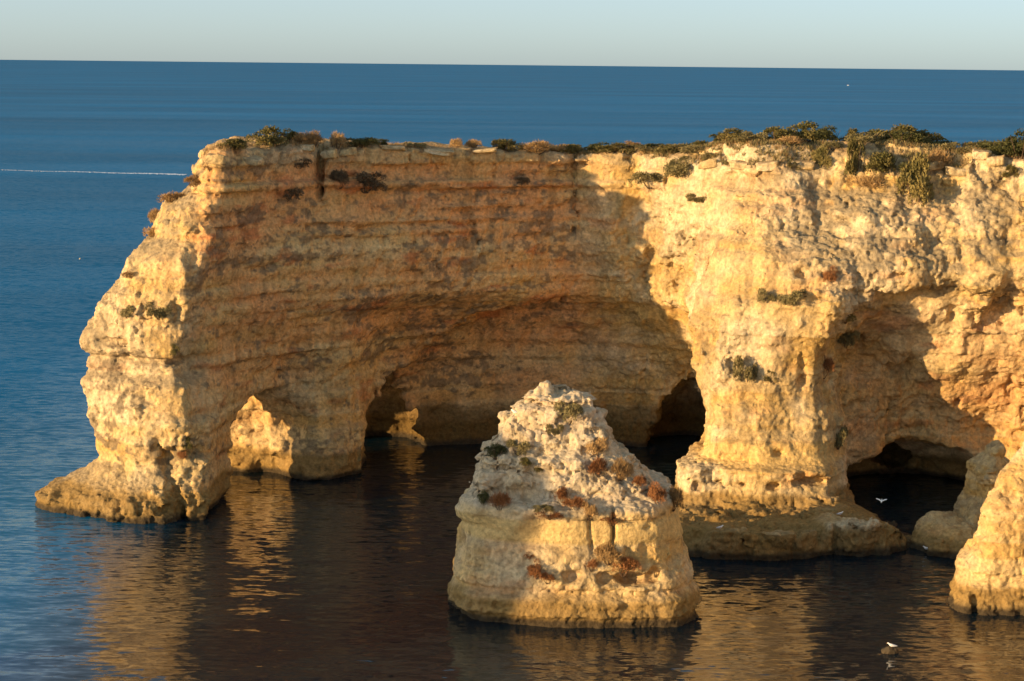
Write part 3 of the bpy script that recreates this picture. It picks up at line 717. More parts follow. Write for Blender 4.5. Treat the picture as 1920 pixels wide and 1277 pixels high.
def stack_field(x, y, z):
    w = vnoise(x, y, z, 1 / 5.0, seed=101)
    l, r, fr, bk = prof(SK_L, z), prof(SK_R, z), prof(SK_F, z), prof(SK_B, z)
    cx, cy, hx, hy = (l + r) / 2, (fr + bk) / 2, np.maximum((r - l) / 2, .2), np.maximum((bk - fr) / 2, .2)
    # a plan that is flat at the front with rounded corners
    qx = np.abs(x - cx) / hx; qy = np.abs(y - cy - 0.10 * np.abs(x - cx) * np.where(x < cx, 1.8, .6)) / hy
    q = (qx ** 4.5 + qy ** 4.5 + 1e-6) ** (1 / 4.5)
    f = (q - 1) * np.minimum(hx, hy)
    f = smax(f, z - 15.55 - 0.10 * (x - 3.4), 0.6)
    f = f + 0.45 * w + 0.28 * vnoise(x, y, z, 1 / 1.8, seed=102)
    smooth = sstep(5.4, 5.8, z + .3 * w) * sstep(7.4, 7.1, z + .3 * w)       # the soft yellow bed
    rg = (1 - 0.85 * smooth) * (0.45 + 0.55 * sstep(7.6, 8.6, z)) + 0.35 * sstep(0.1, 0.5, vnoise(x, y, z, 1 / 3.0, seed=109)) * (1 - smooth)
    d1, d2 = cells(x, y, z, 1 / 0.9, 103)
    f = f + rg * (0.16 * (d1 - 0.45) + 0.16 * sstep(0.10, 0.0, d2 - d1) + 0.14 * vnoise(x, y, z, 1 / 0.55, seed=104))
    f = f - 0.30 * (np.abs(vnoise(x, y, z, 1 / 1.3, seed=110)) - 0.25) * (1 - smooth) * sstep(-0.2, 0.4, vnoise(x, y, z, 1 / 3.5, seed=115))
    pit = vnoise(x, y, z, 1 / 1.0, seed=105)
    f = f + rg * 1.1 * np.maximum(0, pit - 0.45)
    d3, d4 = cells(x, y, z * 1.3, 1 / 2.1, 116)
    f = f + (0.45 * (d3 - 0.45) + 0.30 * sstep(0.08, 0.0, d4 - d3)) * (1 - 0.8 * smooth) * (0.35 + 0.65 * sstep(7.6, 8.4, z)) - 0.75 * bedding(z * 1.4 + 3) * (1 - smooth)
    # rubble slope on the upper right
    f = f + 0.25 * vnoise(x, y, z, 1 / 0.8, seed=106) * sstep(8, 9, z)
    # vertical joint
    f = f + 0.7 * sstep(0.22, 0.03, np.abs(x - 7.0 + 0.25 * vnoise(x * 0, y * 0, z, 0.9, seed=107))) * sstep(4.6, 5.2, z) * sstep(8.6, 8, z)
    f = f + 0.4 * sstep(0.15, 0.03, np.abs(x - 5.5 + 0.2 * vnoise(x * 0, y * 0, z, 0.9, seed=108))) * sstep(5, 5.6, z) * sstep(8.2, 7.6, z)
    f = f - 0.2 * sstep(2.2, 1.5, z + .4 * w)
    # hollows low on the right
    for c, rr in (((8.0, 127.0, 3.25), (1.9, 1.9, .55)), ((9.9, 127.2, 3.4), (.55, 2.4, .6)), ((4.4, 126.8, 3.5), (.75, 1.3, .5)), ((9.2, 127.0, 5.4), (.5, .9, .7)), ((10.9, 127.4, 4.6), (.5, .8, .6)), ((11.4, 127.8, 5.9), (.35, .9, .3)), ((9.4, 127.3, 6.7), (.7, .8, .35))):
        f = smax(f, -(ellipsoid(x, y, z, c, rr) + 0.25 * pit), 0.25)
    return f
V, Q = surface(stack_field, (-7, 123.5, -1.4), (15.5, 144, 18.2), 0.18, band=1.5)
STACK_BVH = BVHTree.FromPolygons(V.tolist(), Q.tolist())
V, Q = subdivide(V, Q)
V, N = roughen(V, Q, lambda x, y, z: (0.38 + 0.35 * sstep(7.5, 8.5, z)) * (1 - 0.7 * sstep(5.4, 5.8, z) * sstep(7.4, 7.1, z)), 3)
z = V[:, 2]
colr = rock_colour(V, N, np.full(len(V), 0.06), 0.45, 1.9)
xx, yy, zz = V.T.astype(np.float32)
colr = mixc(colr, np.array((0.60, 0.53, 0.41)), 0.55 * sstep(7.5, 8.2, zz)).astype(np.float32)
gr_ = fbm(xx, yy, zz, 1 / 1.6, 4, seed=171)
colr = mixc(colr, LICHEN, 0.75 * sstep(7.6, 8.4, zz) * sstep(0.05, 0.35, gr_ + 0.12 * (xx - 4) / 4)).astype(np.float32)
colr = mixc(colr, np.array((0.62, 0.45, 0.19)), 0.9 * sstep(5.4, 5.8, zz) * sstep(7.4, 7.1, zz)).astype(np.float32)
fc = V[Q].mean(1); fx, fy, fz = fc.T
jit = 0.3 * vnoise(fx, fy, fz, 0.8, seed=91)
stk = empty('sea_stack', (4, 133, 0), 'pyramid-shaped pale rock stack standing in the water in the foreground', 'rock')
part('tide_band', fz + jit < 1.9, stk, 'yellow-brown weed-covered foot of the stack')
part('rock_body', (fz + jit >= 1.9) & (fz + jit < 8.0), stk, 'pitted cream rock with a smooth yellow bed')
part('rock_crest', fz + jit >= 8.0, stk, 'crumbly grey-white rubble crest')
print('stack', len(Q), round(time.time() - t0, 1))

# ---------------------------------------------------------------- further rocks
def rock_thing(name, field, lo, hi, h, warm, grey, tide, label, cat, bands=(), sub=True, amp=0.8, seed=5, tint=None):
    global V, Q, colr
    V, Q = surface(field, lo, hi, h, band=max(1.5, 6 * h))
    bvh = BVHTree.FromPolygons(V.tolist(), Q.tolist())
    if sub: V, Q = subdivide(V, Q)
    V, N = roughen(V, Q, amp, seed)
    colr = rock_colour(V, N, np.full(len(V), warm), grey, tide)
    if tint is not None: colr = (colr * np.array(tint)).astype(np.float32)
    c = ((lo[0] + hi[0]) / 2, (lo[1] + hi[1]) / 2, 0)
    if not bands:
        o = link(name, mesh_from(name, V - np.array(c), Q, ROCK, colr)); o.location = c
        return tag(o, label, cat), bvh
    o = empty(name, c, label, cat)
    fc = V[Q].mean(1); jz = fc[:, 2] + 0.3 * vnoise(fc[:, 0], fc[:, 1], fc[:, 2], 0.7, seed=92)
    zz = [-99] + [b[0] for b in bands[1:]] + [99]
    for k, b in enumerate(bands):
        part(b[1], (jz >= zz[k]) & (jz < zz[k + 1]), o, b[2])
    return o, bvh

def near_cliff(x, y, z):
    w = vnoise(x, y, z, 1 / 5.0, seed=111)
    left = np.interp(z, [-2, 0, 1.5, 3.2, 4.6, 5.4, 6.6, 7.6, 8.6, 10, 12, 18, 22], [30.9, 31.2, 31.3, 31.9, 32.9, 33.4, 33.7, 34.3, 34.7, 35.5, 36.9, 41, 45]).astype(np.float32)
    front = np.interp(z, [-2, 0, 4, 8, 12, 20], [130.2, 130.6, 131.2, 132, 133, 137]).astype(np.float32)
    a = left - x + 0.10 * np.abs(y - 133.5) + 0.9 * np.maximum(0, y - 134.5); b = front - y - 0.20 * (x - 31) * 0 
    f = smax(smax(a, b, 2.0), y - 152 + 0.25 * (z), 1.5)
    f = smax(f, z - 19 - w, 1.0)
    f = f + 0.5 * w + 0.28 * vnoise(x, y, z, 1 / 1.7, seed=112) + 0.14 * vnoise(x, y, z, 1 / 0.6, seed=113)
    f = f + 1.3 * np.maximum(0, vnoise(x, y, z, 1 / 1.2, seed=114) - 0.5) - 0.6 * bedding(z + 9 + .3 * w) - 0.2 * sstep(2.2, 1.2, z)
    return f
rock_thing('sea_cliff', near_cliff, (29.5, 127, -1.4), (54, 154, 19), 0.2, 0.12, 0.25, 1.8, 'cream sunlit rock flank rising from the water at the lower right edge', 'cliff',
           ((0, 'tide_band', 'yellow weed-stained foot'), (1.8, 'rock_face', 'smooth cream rock face')), seed=6)
def column_field(x, y, z):
    f = np.sqrt(((x - 38.0 - 0.12 * z) / 1.0) ** 2 + ((y - 151.5) / 1.5) ** 2) - np.interp(z, [-2, 3, 6, 8, 9], [2.2, 1.9, 1.6, 1.1, .7]).astype(np.float32)
    f = smax(f, z - 8.3 - 0.25 * (x - 38), .3)
    d1, d2 = cells(x, y, z, 1 / 1.6, 123)
    return f + 0.6 * vnoise(x, y, z, 1 / 2.2, seed=121) + 0.9 * vnoise(x, y, z, 1 / 3.4, seed=124) - 0.6 * np.abs(vnoise(x, y, z, 1 / 1.1, seed=122)) + 0.6 * (d1 - .4) - 1.2 * bedding(z + 6)
rock_thing('rock_column', column_field, (33.5, 146.5, -1.3), (43, 156, 10.5), 0.2, 0.0, 0.5, 1.5, 'small greyish rock column beside the cave, behind the lit rock flank', 'rock', seed=7)
def boulder_field(x, y, z):
    f = ellipsoid(x, y, z, (36.4, 150.2, 0.1), (4.6, 3.7, 2.7))
    f = smax(f, z - 2.35 + 0.16 * (x - 36.4), .35)
    d1, d2 = cells(x, y, z, 1 / 2.4, 133)
    return f + 0.5 * vnoise(x, y, z, 1 / 2.6, seed=131) - 0.3 * np.abs(vnoise(x, y, z, 1 / 0.9, seed=132)) + 0.6 * (d1 - .45)
_, BOULDER_BVH = rock_thing('boulder', boulder_field, (30.5, 145, -1.2), (43, 156, 4.5), 0.2, 0.1, 0.4, 1.4, 'rounded shaded boulder in the water in front of the cave', 'boulder', seed=8)
p = on_water(1668, 1223)
def islet_field(x, y, z):
    f = ellipsoid(x, y, z, (p.x, p.y, 0.0), (0.52, 0.45, 0.42))
    return f + 0.10 * vnoise(x, y, z, 1 / 0.35, seed=141)
_, ISLET_BVH = rock_thing('islet_rock', islet_field, (p.x - 1.2, p.y - 1.2, -0.4), (p.x + 1.2, p.y + 1.2, 0.9), 0.06, 0.3, 0.3, -1, 'tiny brown rock barely breaking the water under a gull', 'rock', sub=False, amp=0.3, seed=9)
# the coast continues to the left of the frame; its headland shades the stack and the bay water
def side_field(x, y, z):
    u = (x + 86) * 0.866 + (y - 74) * 0.5; v = -(x + 86) * 0.5 + (y - 74) * 0.866          # u along the light, v across it
    w = vnoise(x, y, z, 1 / 9.0, seed=151)
    near = np.interp(z, [0, 15, 16.2, 18, 20.3, 22.4, 24.4, 26.5], [3.2, 3.1, 3.0, 2.5, 3.1, 2.6, 4.2, 6.0]).astype(np.float32)
    f = smax(np.abs(u) - 9 + 0.15 * z, smax(near - v, v - 12.5 + 0.02 * z, 1), 2)
    f = smax(f, z - 26 + 0.10 * np.maximum(v - 12, 0), 1.5)
    return f + (0.7 * w + 0.4 * vnoise(x, y, z, 1 / 3.5, seed=152)) * sstep(2, 6, v) + 0.25 * vnoise(x, y, z, 1 / 1.6, seed=153) - 0.8 * bedding(z)
rock_thing('side_headland', side_field, (-108, 52, -1.4), (-64, 96, 29), 0.55, 0.2, 0.4, 2.0, 'tall rocky headland beyond the left edge, casting its shadow on the stack', 'cliff', sub=False, amp=1.2, seed=10)
def coast_field(x, y, z):
    w = vnoise(x, y, z, 1 / 14.0, seed=161)
    edge = 64 + 0.0009 * (y - 60) ** 2 + 3.5 * w - 0.10 * (38 - z)
    f = smax(edge - x, z - 37 - 1.5 * w, 1.5)
    f = smax(f, y - 138, 2)
    return f + 1.2 * vnoise(x, y, z, 1 / 5.0, seed=162) - 1.8 * bedding(z * .9)
rock_thing('coast_cliff', coast_field, (50, -70, -1.4), (84, 140, 40), 1.0, 0.15, 0.3, 2.0, 'sunlit golden coast cliff continuing out of the picture on the right', 'cliff', sub=False, amp=1.5, seed=12)
print('rocks', round(time.time() - t0, 1))
# ---------------------------------------------------------------- plants
def leaf_mat(name, c1, c2):
    m, nt, b = new_mat(name)
    N, L = nt.nodes, nt.links
    tc = N.new('ShaderNodeTexCoord'); t = N.new('ShaderNodeTexNoise'); t.inputs['Scale'].default_value = 3.5; t.inputs['Detail'].default_value = 4
    L.new(tc.outputs['Object'], t.inputs['Vector'])
    oi = N.new('ShaderNodeObjectInfo')
    ad = N.new('ShaderNodeMath'); ad.operation = 'MULTIPLY_ADD'; ad.inputs[1].default_value = 0.22; L.new(oi.outputs['Random'], ad.inputs[0]); L.new(t.outputs['Fac'], ad.inputs[2])
    r = N.new('ShaderNodeValToRGB'); r.color_ramp.elements[0].position = 0.38; r.color_ramp.elements[1].position = 0.80
    r.color_ramp.elements[0].color = (*c1, 1); r.color_ramp.elements[1].color = (*c2, 1)
    L.new(ad.outputs[0], r.inputs['Fac']); L.new(r.outputs['Color'], b.inputs['Base Color'])
    b.inputs['Roughness'].default_value = 0.75; b.inputs['Specular IOR Level'].default_value = 0.2
    return m
LEAF = {'g': leaf_mat('mastic_leaves', (0.075, 0.072, 0.020), (0.22, 0.175, 0.060)),
        'd': leaf_mat('dark_leaves', (0.045, 0.050, 0.016), (0.11, 0.105, 0.034)),
        's': leaf_mat('dry_twigs', (0.22, 0.135, 0.055), (0.46, 0.30, 0.13)),
        'r': leaf_mat('rusty_twigs', (0.15, 0.060, 0.022), (0.32, 0.145, 0.055)),
        'b': leaf_mat('brown_scrub', (0.10, 0.070, 0.038), (0.20, 0.135, 0.075)),
        'y': leaf_mat('khaki_leaves', (0.12, 0.105, 0.045), (0.26, 0.215, 0.095))}
BARK = simple_mat('shrub_bark', (0.10, 0.065, 0.04), 0.9, 0.35, 8)

def shrub_meshes(kind, seed):
    """unit shrub: about 1 wide, 0.6 high, foot at the origin"""
    rg = np.random.default_rng(seed)
    twiggy = kind in 'sr'
    P, F = [], []
    def blade(p, d, side, ln, wd):
        k = len(P)
        P.extend([p - side * wd * 0.5, p + d * ln * 0.5 + side * wd * 0.0 - side * wd * 0.6, p + d * ln, p + d * ln * 0.5 + side * wd * 0.6])
        F.append((k, k + 1, k + 2, k + 3))
    n_cl = rg.integers(11, 16)
    for c in range(n_cl):
        a = rg.uniform(0, 2 * math.pi); rr = 0.36 * math.sqrt(rg.uniform(0, 1))
        cen = np.array([rr * math.cos(a), rr * math.sin(a), rg.uniform(0.02, 0.42) * (1 - 0.9 * rr)])
        rad = np.array([1, 1, 0.8]) * rg.uniform(0.12, 0.21)
        for l in range(260 if not twiggy else 150):
            d = rg.normal(size=3); d /= np.linalg.norm(d)
            if d[2] < -0.5: d[2] *= -0.6
            p = cen + d * rad * rg.uniform(0.65, 1.08)
            if p[2] < 0: p[2] = rg.uniform(0, 0.06)
            out = d + rg.normal(size=3) * (0.5 if not twiggy else 0.35) + np.array([0, 0, 0.3 if not twiggy else 0.8]); out /= np.linalg.norm(out)
            s = np.cross(out, rg.normal(size=3)); s /= np.linalg.norm(s)
            if twiggy: blade(p, out, s, rg.uniform(0.07, 0.16), rg.uniform(0.008, 0.02))
            else: blade(p, out, s, rg.uniform(0.03, 0.062), rg.uniform(0.018, 0.034))
    fol = mesh_from('foliage', np.array(P), np.array(F), LEAF[kind], smooth=False)
    P, F = [], []
    for c in range(6):
        a = c * 1.05 + rg.uniform(0, .6); tip = np.array([0.28 * math.cos(a), 0.28 * math.sin(a), rg.uniform(.2, .42)]); base = np.array([.03 * math.cos(a), .03 * math.sin(a), -0.08])
        mid = (tip + base) / 2 + np.array([0, 0, -0.05]); k = len(P)
        for q, rr in ((base, .022), (mid, .015), (tip, .006)):
            for j in range(4): P.append(q + rr * np.array([math.cos(j * 1.571), math.sin(j * 1.571), 0]))
        for lv in range(2):
            for j in range(4): F.append((k + lv * 4 + j, k + lv * 4 + (j + 1) % 4, k + lv * 4 + 4 + (j + 1) % 4, k + lv * 4 + 4 + j))
    return fol, mesh_from('stem', np.array(P), np.array(F), BARK, smooth=False)
PROTO = {k: [shrub_meshes(k, 100 * i + ord(k)) for i in range(3)] for k in 'gdsryb'}
_pr = np.random.default_rng(77)

def put_shrub(kind, loc, width, height, label, group):
    root = empty('shrub', loc, label, 'shrub', group)
    root.scale = (width * _pr.uniform(.9, 1.15), width * _pr.uniform(.65, 1.0), height / 0.55)
    root.rotation_euler = (0, 0, _pr.uniform(0, 6.28))
    fol, stem = PROTO[kind][int(_pr.integers(0, 3))]
    link('foliage', fol, root); link('stem', stem, root)
    return root

def rim_point(px, off):
    """a point on the plateau, off metres behind the rim, in the photograph's column px"""
    for Y in np.arange(156, 215, 0.25):
        x = on_column(px, Y)
        h = CLIFF_BVH.ray_cast(Vector((x, Y, 60)), Vector((0, 0, -1)))
        if h[0] is not None and h[0].z > 29.2:
            break
    Y += off; x = on_column(px, Y)
    h = CLIFF_BVH.ray_cast(Vector((x, Y, 60)), Vector((0, 0, -1)))
    return Vector((x, Y, (h[0].z if h[0] is not None else 30.0) - 0.05)), Y
def on_column(px, Y):
    o, d = pixel_ray(px, 280)
    return d.x / d.y * Y
def face_point(px, py, bvh):
    o, d = pixel_ray(px, py)
    h = bvh.ray_cast(o, d)
    return (h[0], h[1]) if h[0] is not None else (None, None)

G1, G2, G3, G4 = 'shrubs along the rim of the arch', 'shrub band on the headland rim', 'shrubs growing on the cliff faces', 'shrubs on the sea stack'
RIM = [  # kind, column, metres behind the rim, width px, height px, label
 ('g', 438, 1.2, 60, 26, 'low green shrub at the left corner of the arch top', G1),
 ('g', 505, 1.6, 88, 42, 'big rounded green shrub on the arch top, largest there', G1),
 ('d', 540, 2.4, 50, 28, 'dark green shrub tucked right of the big rounded one', G1),
 ('s', 562, 0.9, 34, 26, 'left of two pale straw tufts left of the deep cleft', G1),
 ('s', 588, 0.9, 40, 32, 'right of two pale straw tufts, beside the deep cleft', G1),
 ('s', 630, 0.5, 40, 34, 'straw-coloured bush just right of the deep cleft', G1),
 ('d', 678, 0.7, 62, 26, 'dark grey-green shrub on the rim right of the cleft', G1),
 ('d', 712, 1.2, 30, 16, 'tiny dark shrub right of the grey-green one', G1),
 ('y', 778, 0.8, 44, 16, 'flat lone khaki shrub midway along the arch rim', G1),
 ('s', 858, 0.7, 34, 18, 'left tuft of the pale pair midway on the rim', G1),
 ('s', 888, 0.7, 32, 20, 'right tuft of the pale pair midway on the rim', G1),
 ('g', 945, 1.0, 72, 28, 'dark green dome shrub left of the broad straw bush', G1),
 ('s', 1008, 0.6, 68, 28, 'broad straw bush at the corner above the long crack', G1),
 ('g', 1070, 1.2, 74, 24, 'long green shrub just right of the long crack', G2),
 ('g', 1112, 2.4, 50, 20, 'small green shrub behind the rim after the long one', G2),
 ('s', 1045, 2.2, 46, 20, 'straw bush peeping behind the long green shrub', G2),
 ('d', 1132, 2.0, 56, 20, 'dark low shrub left of the flat-topped one', G2),
 ('s', 1186, 2.2, 40, 16, 'dry tuft right of the flat-topped shrub', G2),
 ('d', 1228, 2.6, 50, 18, 'dark low shrub behind the small khaki one', G2),
 ('g', 1312, 3.0, 60, 22, 'low olive shrub behind the cap rock notch', G2),
 ('d', 1356, 3.4, 54, 22, 'dark shrub left of the thicket start', G2),
 ('y', 1398, 2.0, 46, 18, 'small khaki bush in front of the thicket start', G2),
 ('s', 1480, 2.2, 60, 20, 'dry bush at the foot of the thicket, left part', G2),
 ('y', 1625, 3.2, 60, 26, 'khaki bush at the foot of the thicket, right part', G2),
 ('g', 1158, 1.2, 66, 22, 'flat-topped green shrub above the shadow edge', G2),
 ('y', 1208, 1.0, 46, 16, 'small khaki shrub on the pale rim', G2),
 ('g', 1250, 1.4, 54, 22, 'green shrub right of the small khaki one', G2),
 ('y', 1290, 1.6, 60, 24, 'olive shrub over the notch in the cap rock', G2),
 ('y', 1335, 1.2, 44, 18, 'low khaki clump before the white cap rock', G2),
 ('g', 1375, 2.6, 70, 26, 'green shrub behind the white cap rock', G2),
 ('y', 1415, 3.6, 60, 30, 'yellowish shrub at the start of the tall thicket', G2),
 ('g', 1460, 4.2, 84, 40, 'tall olive shrub, left end of the thicket', G2),
 ('g', 1510, 4.8, 84, 42, 'tall bushy shrub second in the thicket', G2),
 ('d', 1556, 3.8, 70, 34, 'near-black green shrub in the middle of the thicket', G2),
 ('g', 1600, 5.2, 66, 34, 'green shrub right of the near-black one', G2),
 ('y', 1562, 1.0, 32, 20, 'small khaki bush alone on the bare soil gap', G2),
 ('g', 1642, 6.0, 70, 38, 'thicket shrub above the tall hanging bush', G2),
 ('g', 1690, 6.0, 88, 46, 'tallest thicket shrub, round-crowned', G2),
 ('g', 1738, 6.4, 80, 42, 'thicket shrub just right of the tallest', G2),
 ('d', 1690, 3.0, 76, 26, 'dark low shrub in front of the tallest one', G2),
 ('d', 1775, 5.0, 70, 28, 'dark shrub where the thicket dips', G2),
 ('y', 1800, 2.4, 70, 26, 'brownish shrub behind the white boulders', G2),
 ('g', 1835, 6.4, 80, 34, 'green shrub on the far right skyline', G2),
 ('d', 1842, 3.0, 70, 30, 'dark green shrub right of the brownish one', G2),
 ('g', 1880, 7.0, 84, 40, 'large green shrub near the right edge', G2),
 ('d', 1888, 2.4, 84, 40, 'large dark shrub near the right edge', G2),
 ('s', 1905, 11.0, 90, 30, 'rust-tan dry bush highest at the right edge', G2),
 ('d', 1915, 1.0, 80, 56, 'near-black bush hanging over the right edge', G2)]
for k, px, off, w, h, lab, grp in RIM:
    loc, Y = rim_point(px, off)
    put_shrub(k, loc, 1.25 * w * Y / FOCAL_PX, 0.95 * h * Y / FOCAL_PX, lab, grp)
FACE = [  # kind, pixel of the foot, width px, height px
 ('g', 1604, 318, 52, 72, 'tall green bush climbing the slope under the thicket', G3),
 ('g', 1660, 318, 80, 44, 'wide green bush left of the deep green hanging one', G3),
 ('d', 1690, 345, 56, 40, 'dark bush in the hollow between two larger bushes', G3),
 ('g', 1726, 372, 76, 92, 'largest hanging green bush on the right cliff', G3),
 ('g', 1542, 310, 40, 40, 'narrow green bush beside the pale cap rock end', G3),
 ('y', 1490, 316, 26, 22, 'tiny olive bush under the white cap rock', G3),
 ('y', 1214, 345, 74, 34, 'khaki bush on the sunlit ledge right of the shadow edge', G3),
 ('y', 1282, 326, 60, 44, 'khaki bush in the notch of the cap rock', G3),
 ('y', 1306, 376, 42, 20, 'small grey-green bush below the notch', G3),
 ('y', 1436, 562, 44, 34, 'grey-green bush, left of two on mid buttress', G3),
 ('y', 1482, 566, 58, 38, 'grey-green bush, right of two on mid buttress', G3),
 ('y', 1400, 706, 56, 64, 'large khaki bush low on the buttress', G3),
 ('g', 1446, 712, 24, 24, 'small green bush right of the low khaki one', G3),
 ('r', 1562, 526, 34, 26, 'rust-red tuft by the shadowed hollow', G3),
 ('g', 1588, 600, 30, 28, 'small green bush under the rocky overhang', G3),
 ('y', 1588, 640, 44, 50, 'dull bush in shade below the overhang', G3),
 ('r', 1548, 700, 36, 40, 'brown bush on the shaded right edge of the buttress', G3),
 ('y', 1574, 830, 36, 50, 'dull dry bush low on the buttress right edge', G3),
 ('s', 1760, 312, 50, 34, 'dry bush among the white boulders', G3),
 ('g', 1895, 330, 30, 26, 'small olive bush by the dark right-edge bush', G3),
 ('s', 1620, 350, 60, 26, 'dry grass clump on the golden slope', G3),
 ('b', 690, 352, 84, 40, 'dark brown bush on the shaded ledge right of the cleft', G3),
 ('b', 640, 345, 44, 34, 'dark bush in the foot of the cleft', G3),
 ('b', 540, 372, 70, 28, 'dark mound of scrub on the ledge left of the cleft', G3),
 ('b', 978, 345, 36, 16, 'small dark tuft under the yellow band', G3),
 ('b', 560, 312, 44, 22, 'dark scrub between the cap boulders', G3),
 ('s', 395, 320, 30, 22, 'dry tuft beneath the left end of the cap', G3),
 ('s', 364, 347, 36, 22, 'dry tuft on the upper step of the left ridge', G3),
 ('s', 322, 378, 44, 22, 'dry bush on the second step of the left ridge', G3),
 ('s', 288, 415, 36, 28, 'dry bush on the third step of the left ridge', G3),
 ('s', 284, 444, 34, 22, 'dry tuft at the outermost step of the left ridge', G3),
 ('s', 245, 520, 30, 14, 'flat dry tuft above the left pillar shoulder', G3),
 ('y', 296, 590, 44, 36, 'khaki bush on the left pillar, right one', G3),
 ('y', 238, 590, 40, 30, 'khaki bush on the left pillar, left one', G3),
 ('g', 326, 664, 26, 22, 'small green bush on the pillar notch', G3),
 ('g', 353, 838, 18, 26, 'green sprig in the lower pillar cleft', G3),
 ('r', 342, 858, 24, 20, 'reddish tuft in the lower pillar cleft', G3)]
STACKP = [
 ('y', 1066, 786, 54, 46, 'olive bush near the top of the stack', G4),
 ('y', 1040, 810, 30, 24, 'small olive tuft left below the top bush', G4),
 ('y', 972, 846, 42, 34, 'khaki bush on the left shoulder of the stack', G4),
 ('d', 932, 856, 48, 26, 'dark bush at the left shoulder edge', G4),
 ('g', 983, 870, 26, 18, 'small green bush under the khaki shoulder bush', G4),
 ('g', 1009, 882, 20, 20, 'thin green sprig in the middle of the upper stack', G4),
 ('s', 1115, 845, 40, 30, 'golden bush on the upper right slope of the stack', G4),
 ('r', 1122, 888, 46, 34, 'orange bush halfway down the right slope', G4),
 ('s', 1163, 892, 42, 36, 'golden bush at the right outline of the stack', G4),
 ('r', 1198, 912, 26, 22, 'red tuft on the right outline', G4),
 ('r', 1228, 938, 56, 34, 'rusty grass clump on the right shoulder', G4),
 ('s', 1262, 948, 48, 40, 'dry feathery bush at the shoulder end', G4),
 ('d', 908, 944, 28, 26, 'dark round bush on the shaded left side', G4),
 ('r', 936, 952, 40, 34, 'dark red bush on the shaded left side', G4),
 ('r', 1056, 938, 36, 26, 'rust-red bush at the centre of the stack', G4),
 ('r', 1078, 952, 36, 24, 'rust bush right below the central one', G4),
 ('y', 1018, 958, 40, 16, 'flat olive mat left of the central rust bushes', G4),
 ('r', 1030, 970, 50, 16, 'flat rusty mat on the ledge above the yellow bed', G4),
 ('s', 1104, 968, 34, 34, 'golden tuft on the ledge above the yellow bed', G4),
 ('r', 1146, 980, 46, 20, 'brown tuft over the vertical joint', G4),
 ('r', 992, 1046, 26, 12, 'small rust tuft below the yellow bed', G4),
 ('r', 1006, 1078, 40, 30, 'rust-brown bush, left of the low pair', G4),
 ('r', 1026, 1090, 30, 20, 'rust-brown bush, right of the low pair', G4),
 ('s', 1140, 1050, 50, 36, 'golden bush below the vertical joint', G4),
 ('r', 1168, 1072, 52, 36, 'rusty bush over the low hollow', G4),
 ('r', 1108, 1066, 30, 20, 'small rusty bush left of the golden one', G4)]
missed = []
for lst, bvh in ((FACE, CLIFF_BVH), (STACKP, STACK_BVH)):
    for k, px, py, w, h, lab, grp in lst:
        q, n = face_point(px, py, bvh)
        if q is None:
            missed.append((px, py)); continue
        if q.y > 205: missed.append((px, py)); continue
        Y = q.y
        n2 = Vector((n.x, n.y, 0)); n2 = n2.normalized() if n2.length > .1 else Vector((0, -1, 0))
        put_shrub(k, q - n2 * (0.10 if bvh is CLIFF_BVH else -0.02) * w * Y / FOCAL_PX - Vector((0, 0, 0.12 * h * Y / FOCAL_PX)), 1.2 * w * Y / FOCAL_PX, 1.1 * h * Y / FOCAL_PX, lab, grp)
print('missed shrubs', missed)

# loose blocks of the cap rock, children of the cap they broke from
def block_mesh(seed):
    rg = np.random.default_rng(seed)
    def fld(x, y, z):
        f = np.maximum(np.maximum(np.abs(x) - .42, np.abs(y) - .36), np.abs(z) - .30) + 0.09
        for _ in range(5):
            n = np.array(rg_n[_]); f = smax(f, x * n[0] + y * n[1] + z * n[2] - .36, .05)
        return f + 0.07 * vnoise(x, y, z, 3.0, seed=seed) + 0.03 * vnoise(x, y, z, 8.0, seed=seed + 1)
    rg_n = [v / np.linalg.norm(v) for v in rg.normal(size=(5, 3))]
    V, Q = surface(fld, (-.7, -.7, -.7), (.7, .7, .7), 0.06, band=1.0)
    N = normals_of(V, Q)
    return mesh_from('block', V, Q, ROCK, rock_colour(V * 6 + seed, N, np.zeros(len(V)), 0.35, -99))
BLOCKS = [block_mesh(300 + k) for k in range(4)]
_bi = 0
for px, off, w, h, cp in ((405, .3, 46, 30, CAP_L), (470, .2, 52, 26, CAP_L), (575, .2, 34, 20, CAP_L), (618, .1, 34, 26, CAP_L), (650, .2, 40, 22, CAP_L), (735, .3, 60, 16, CAP_L), (820, .2, 70, 16, CAP_L), (905, .2, 60, 14, CAP_L),
                          (1330, .3, 46, 26, CAP_R), (1395, .2, 60, 30, CAP_R), (1440, .2, 50, 28, CAP_R), (1505, .3, 50, 26, CAP_R), (1745, .3, 50, 24, CAP_R), (1795, .2, 56, 30, CAP_R), (1840, .2, 40, 26, CAP_R), (1868, .1, 36, 30, CAP_R)):
    loc, Y = rim_point(px, off)
    o = link('block', BLOCKS[_bi % 4], cp); _bi += 1
    o.location = loc - Vector(cp.parent.location) - Vector((0, 0, 0.12)); sc_ = Y / FOCAL_PX
    o.scale = (w * sc_ / .8, w * sc_ / .9, h * sc_ / .75); o.rotation_euler = (_pr.uniform(-.15, .15), _pr.uniform(-.15, .15), _pr.uniform(-.5, .5))

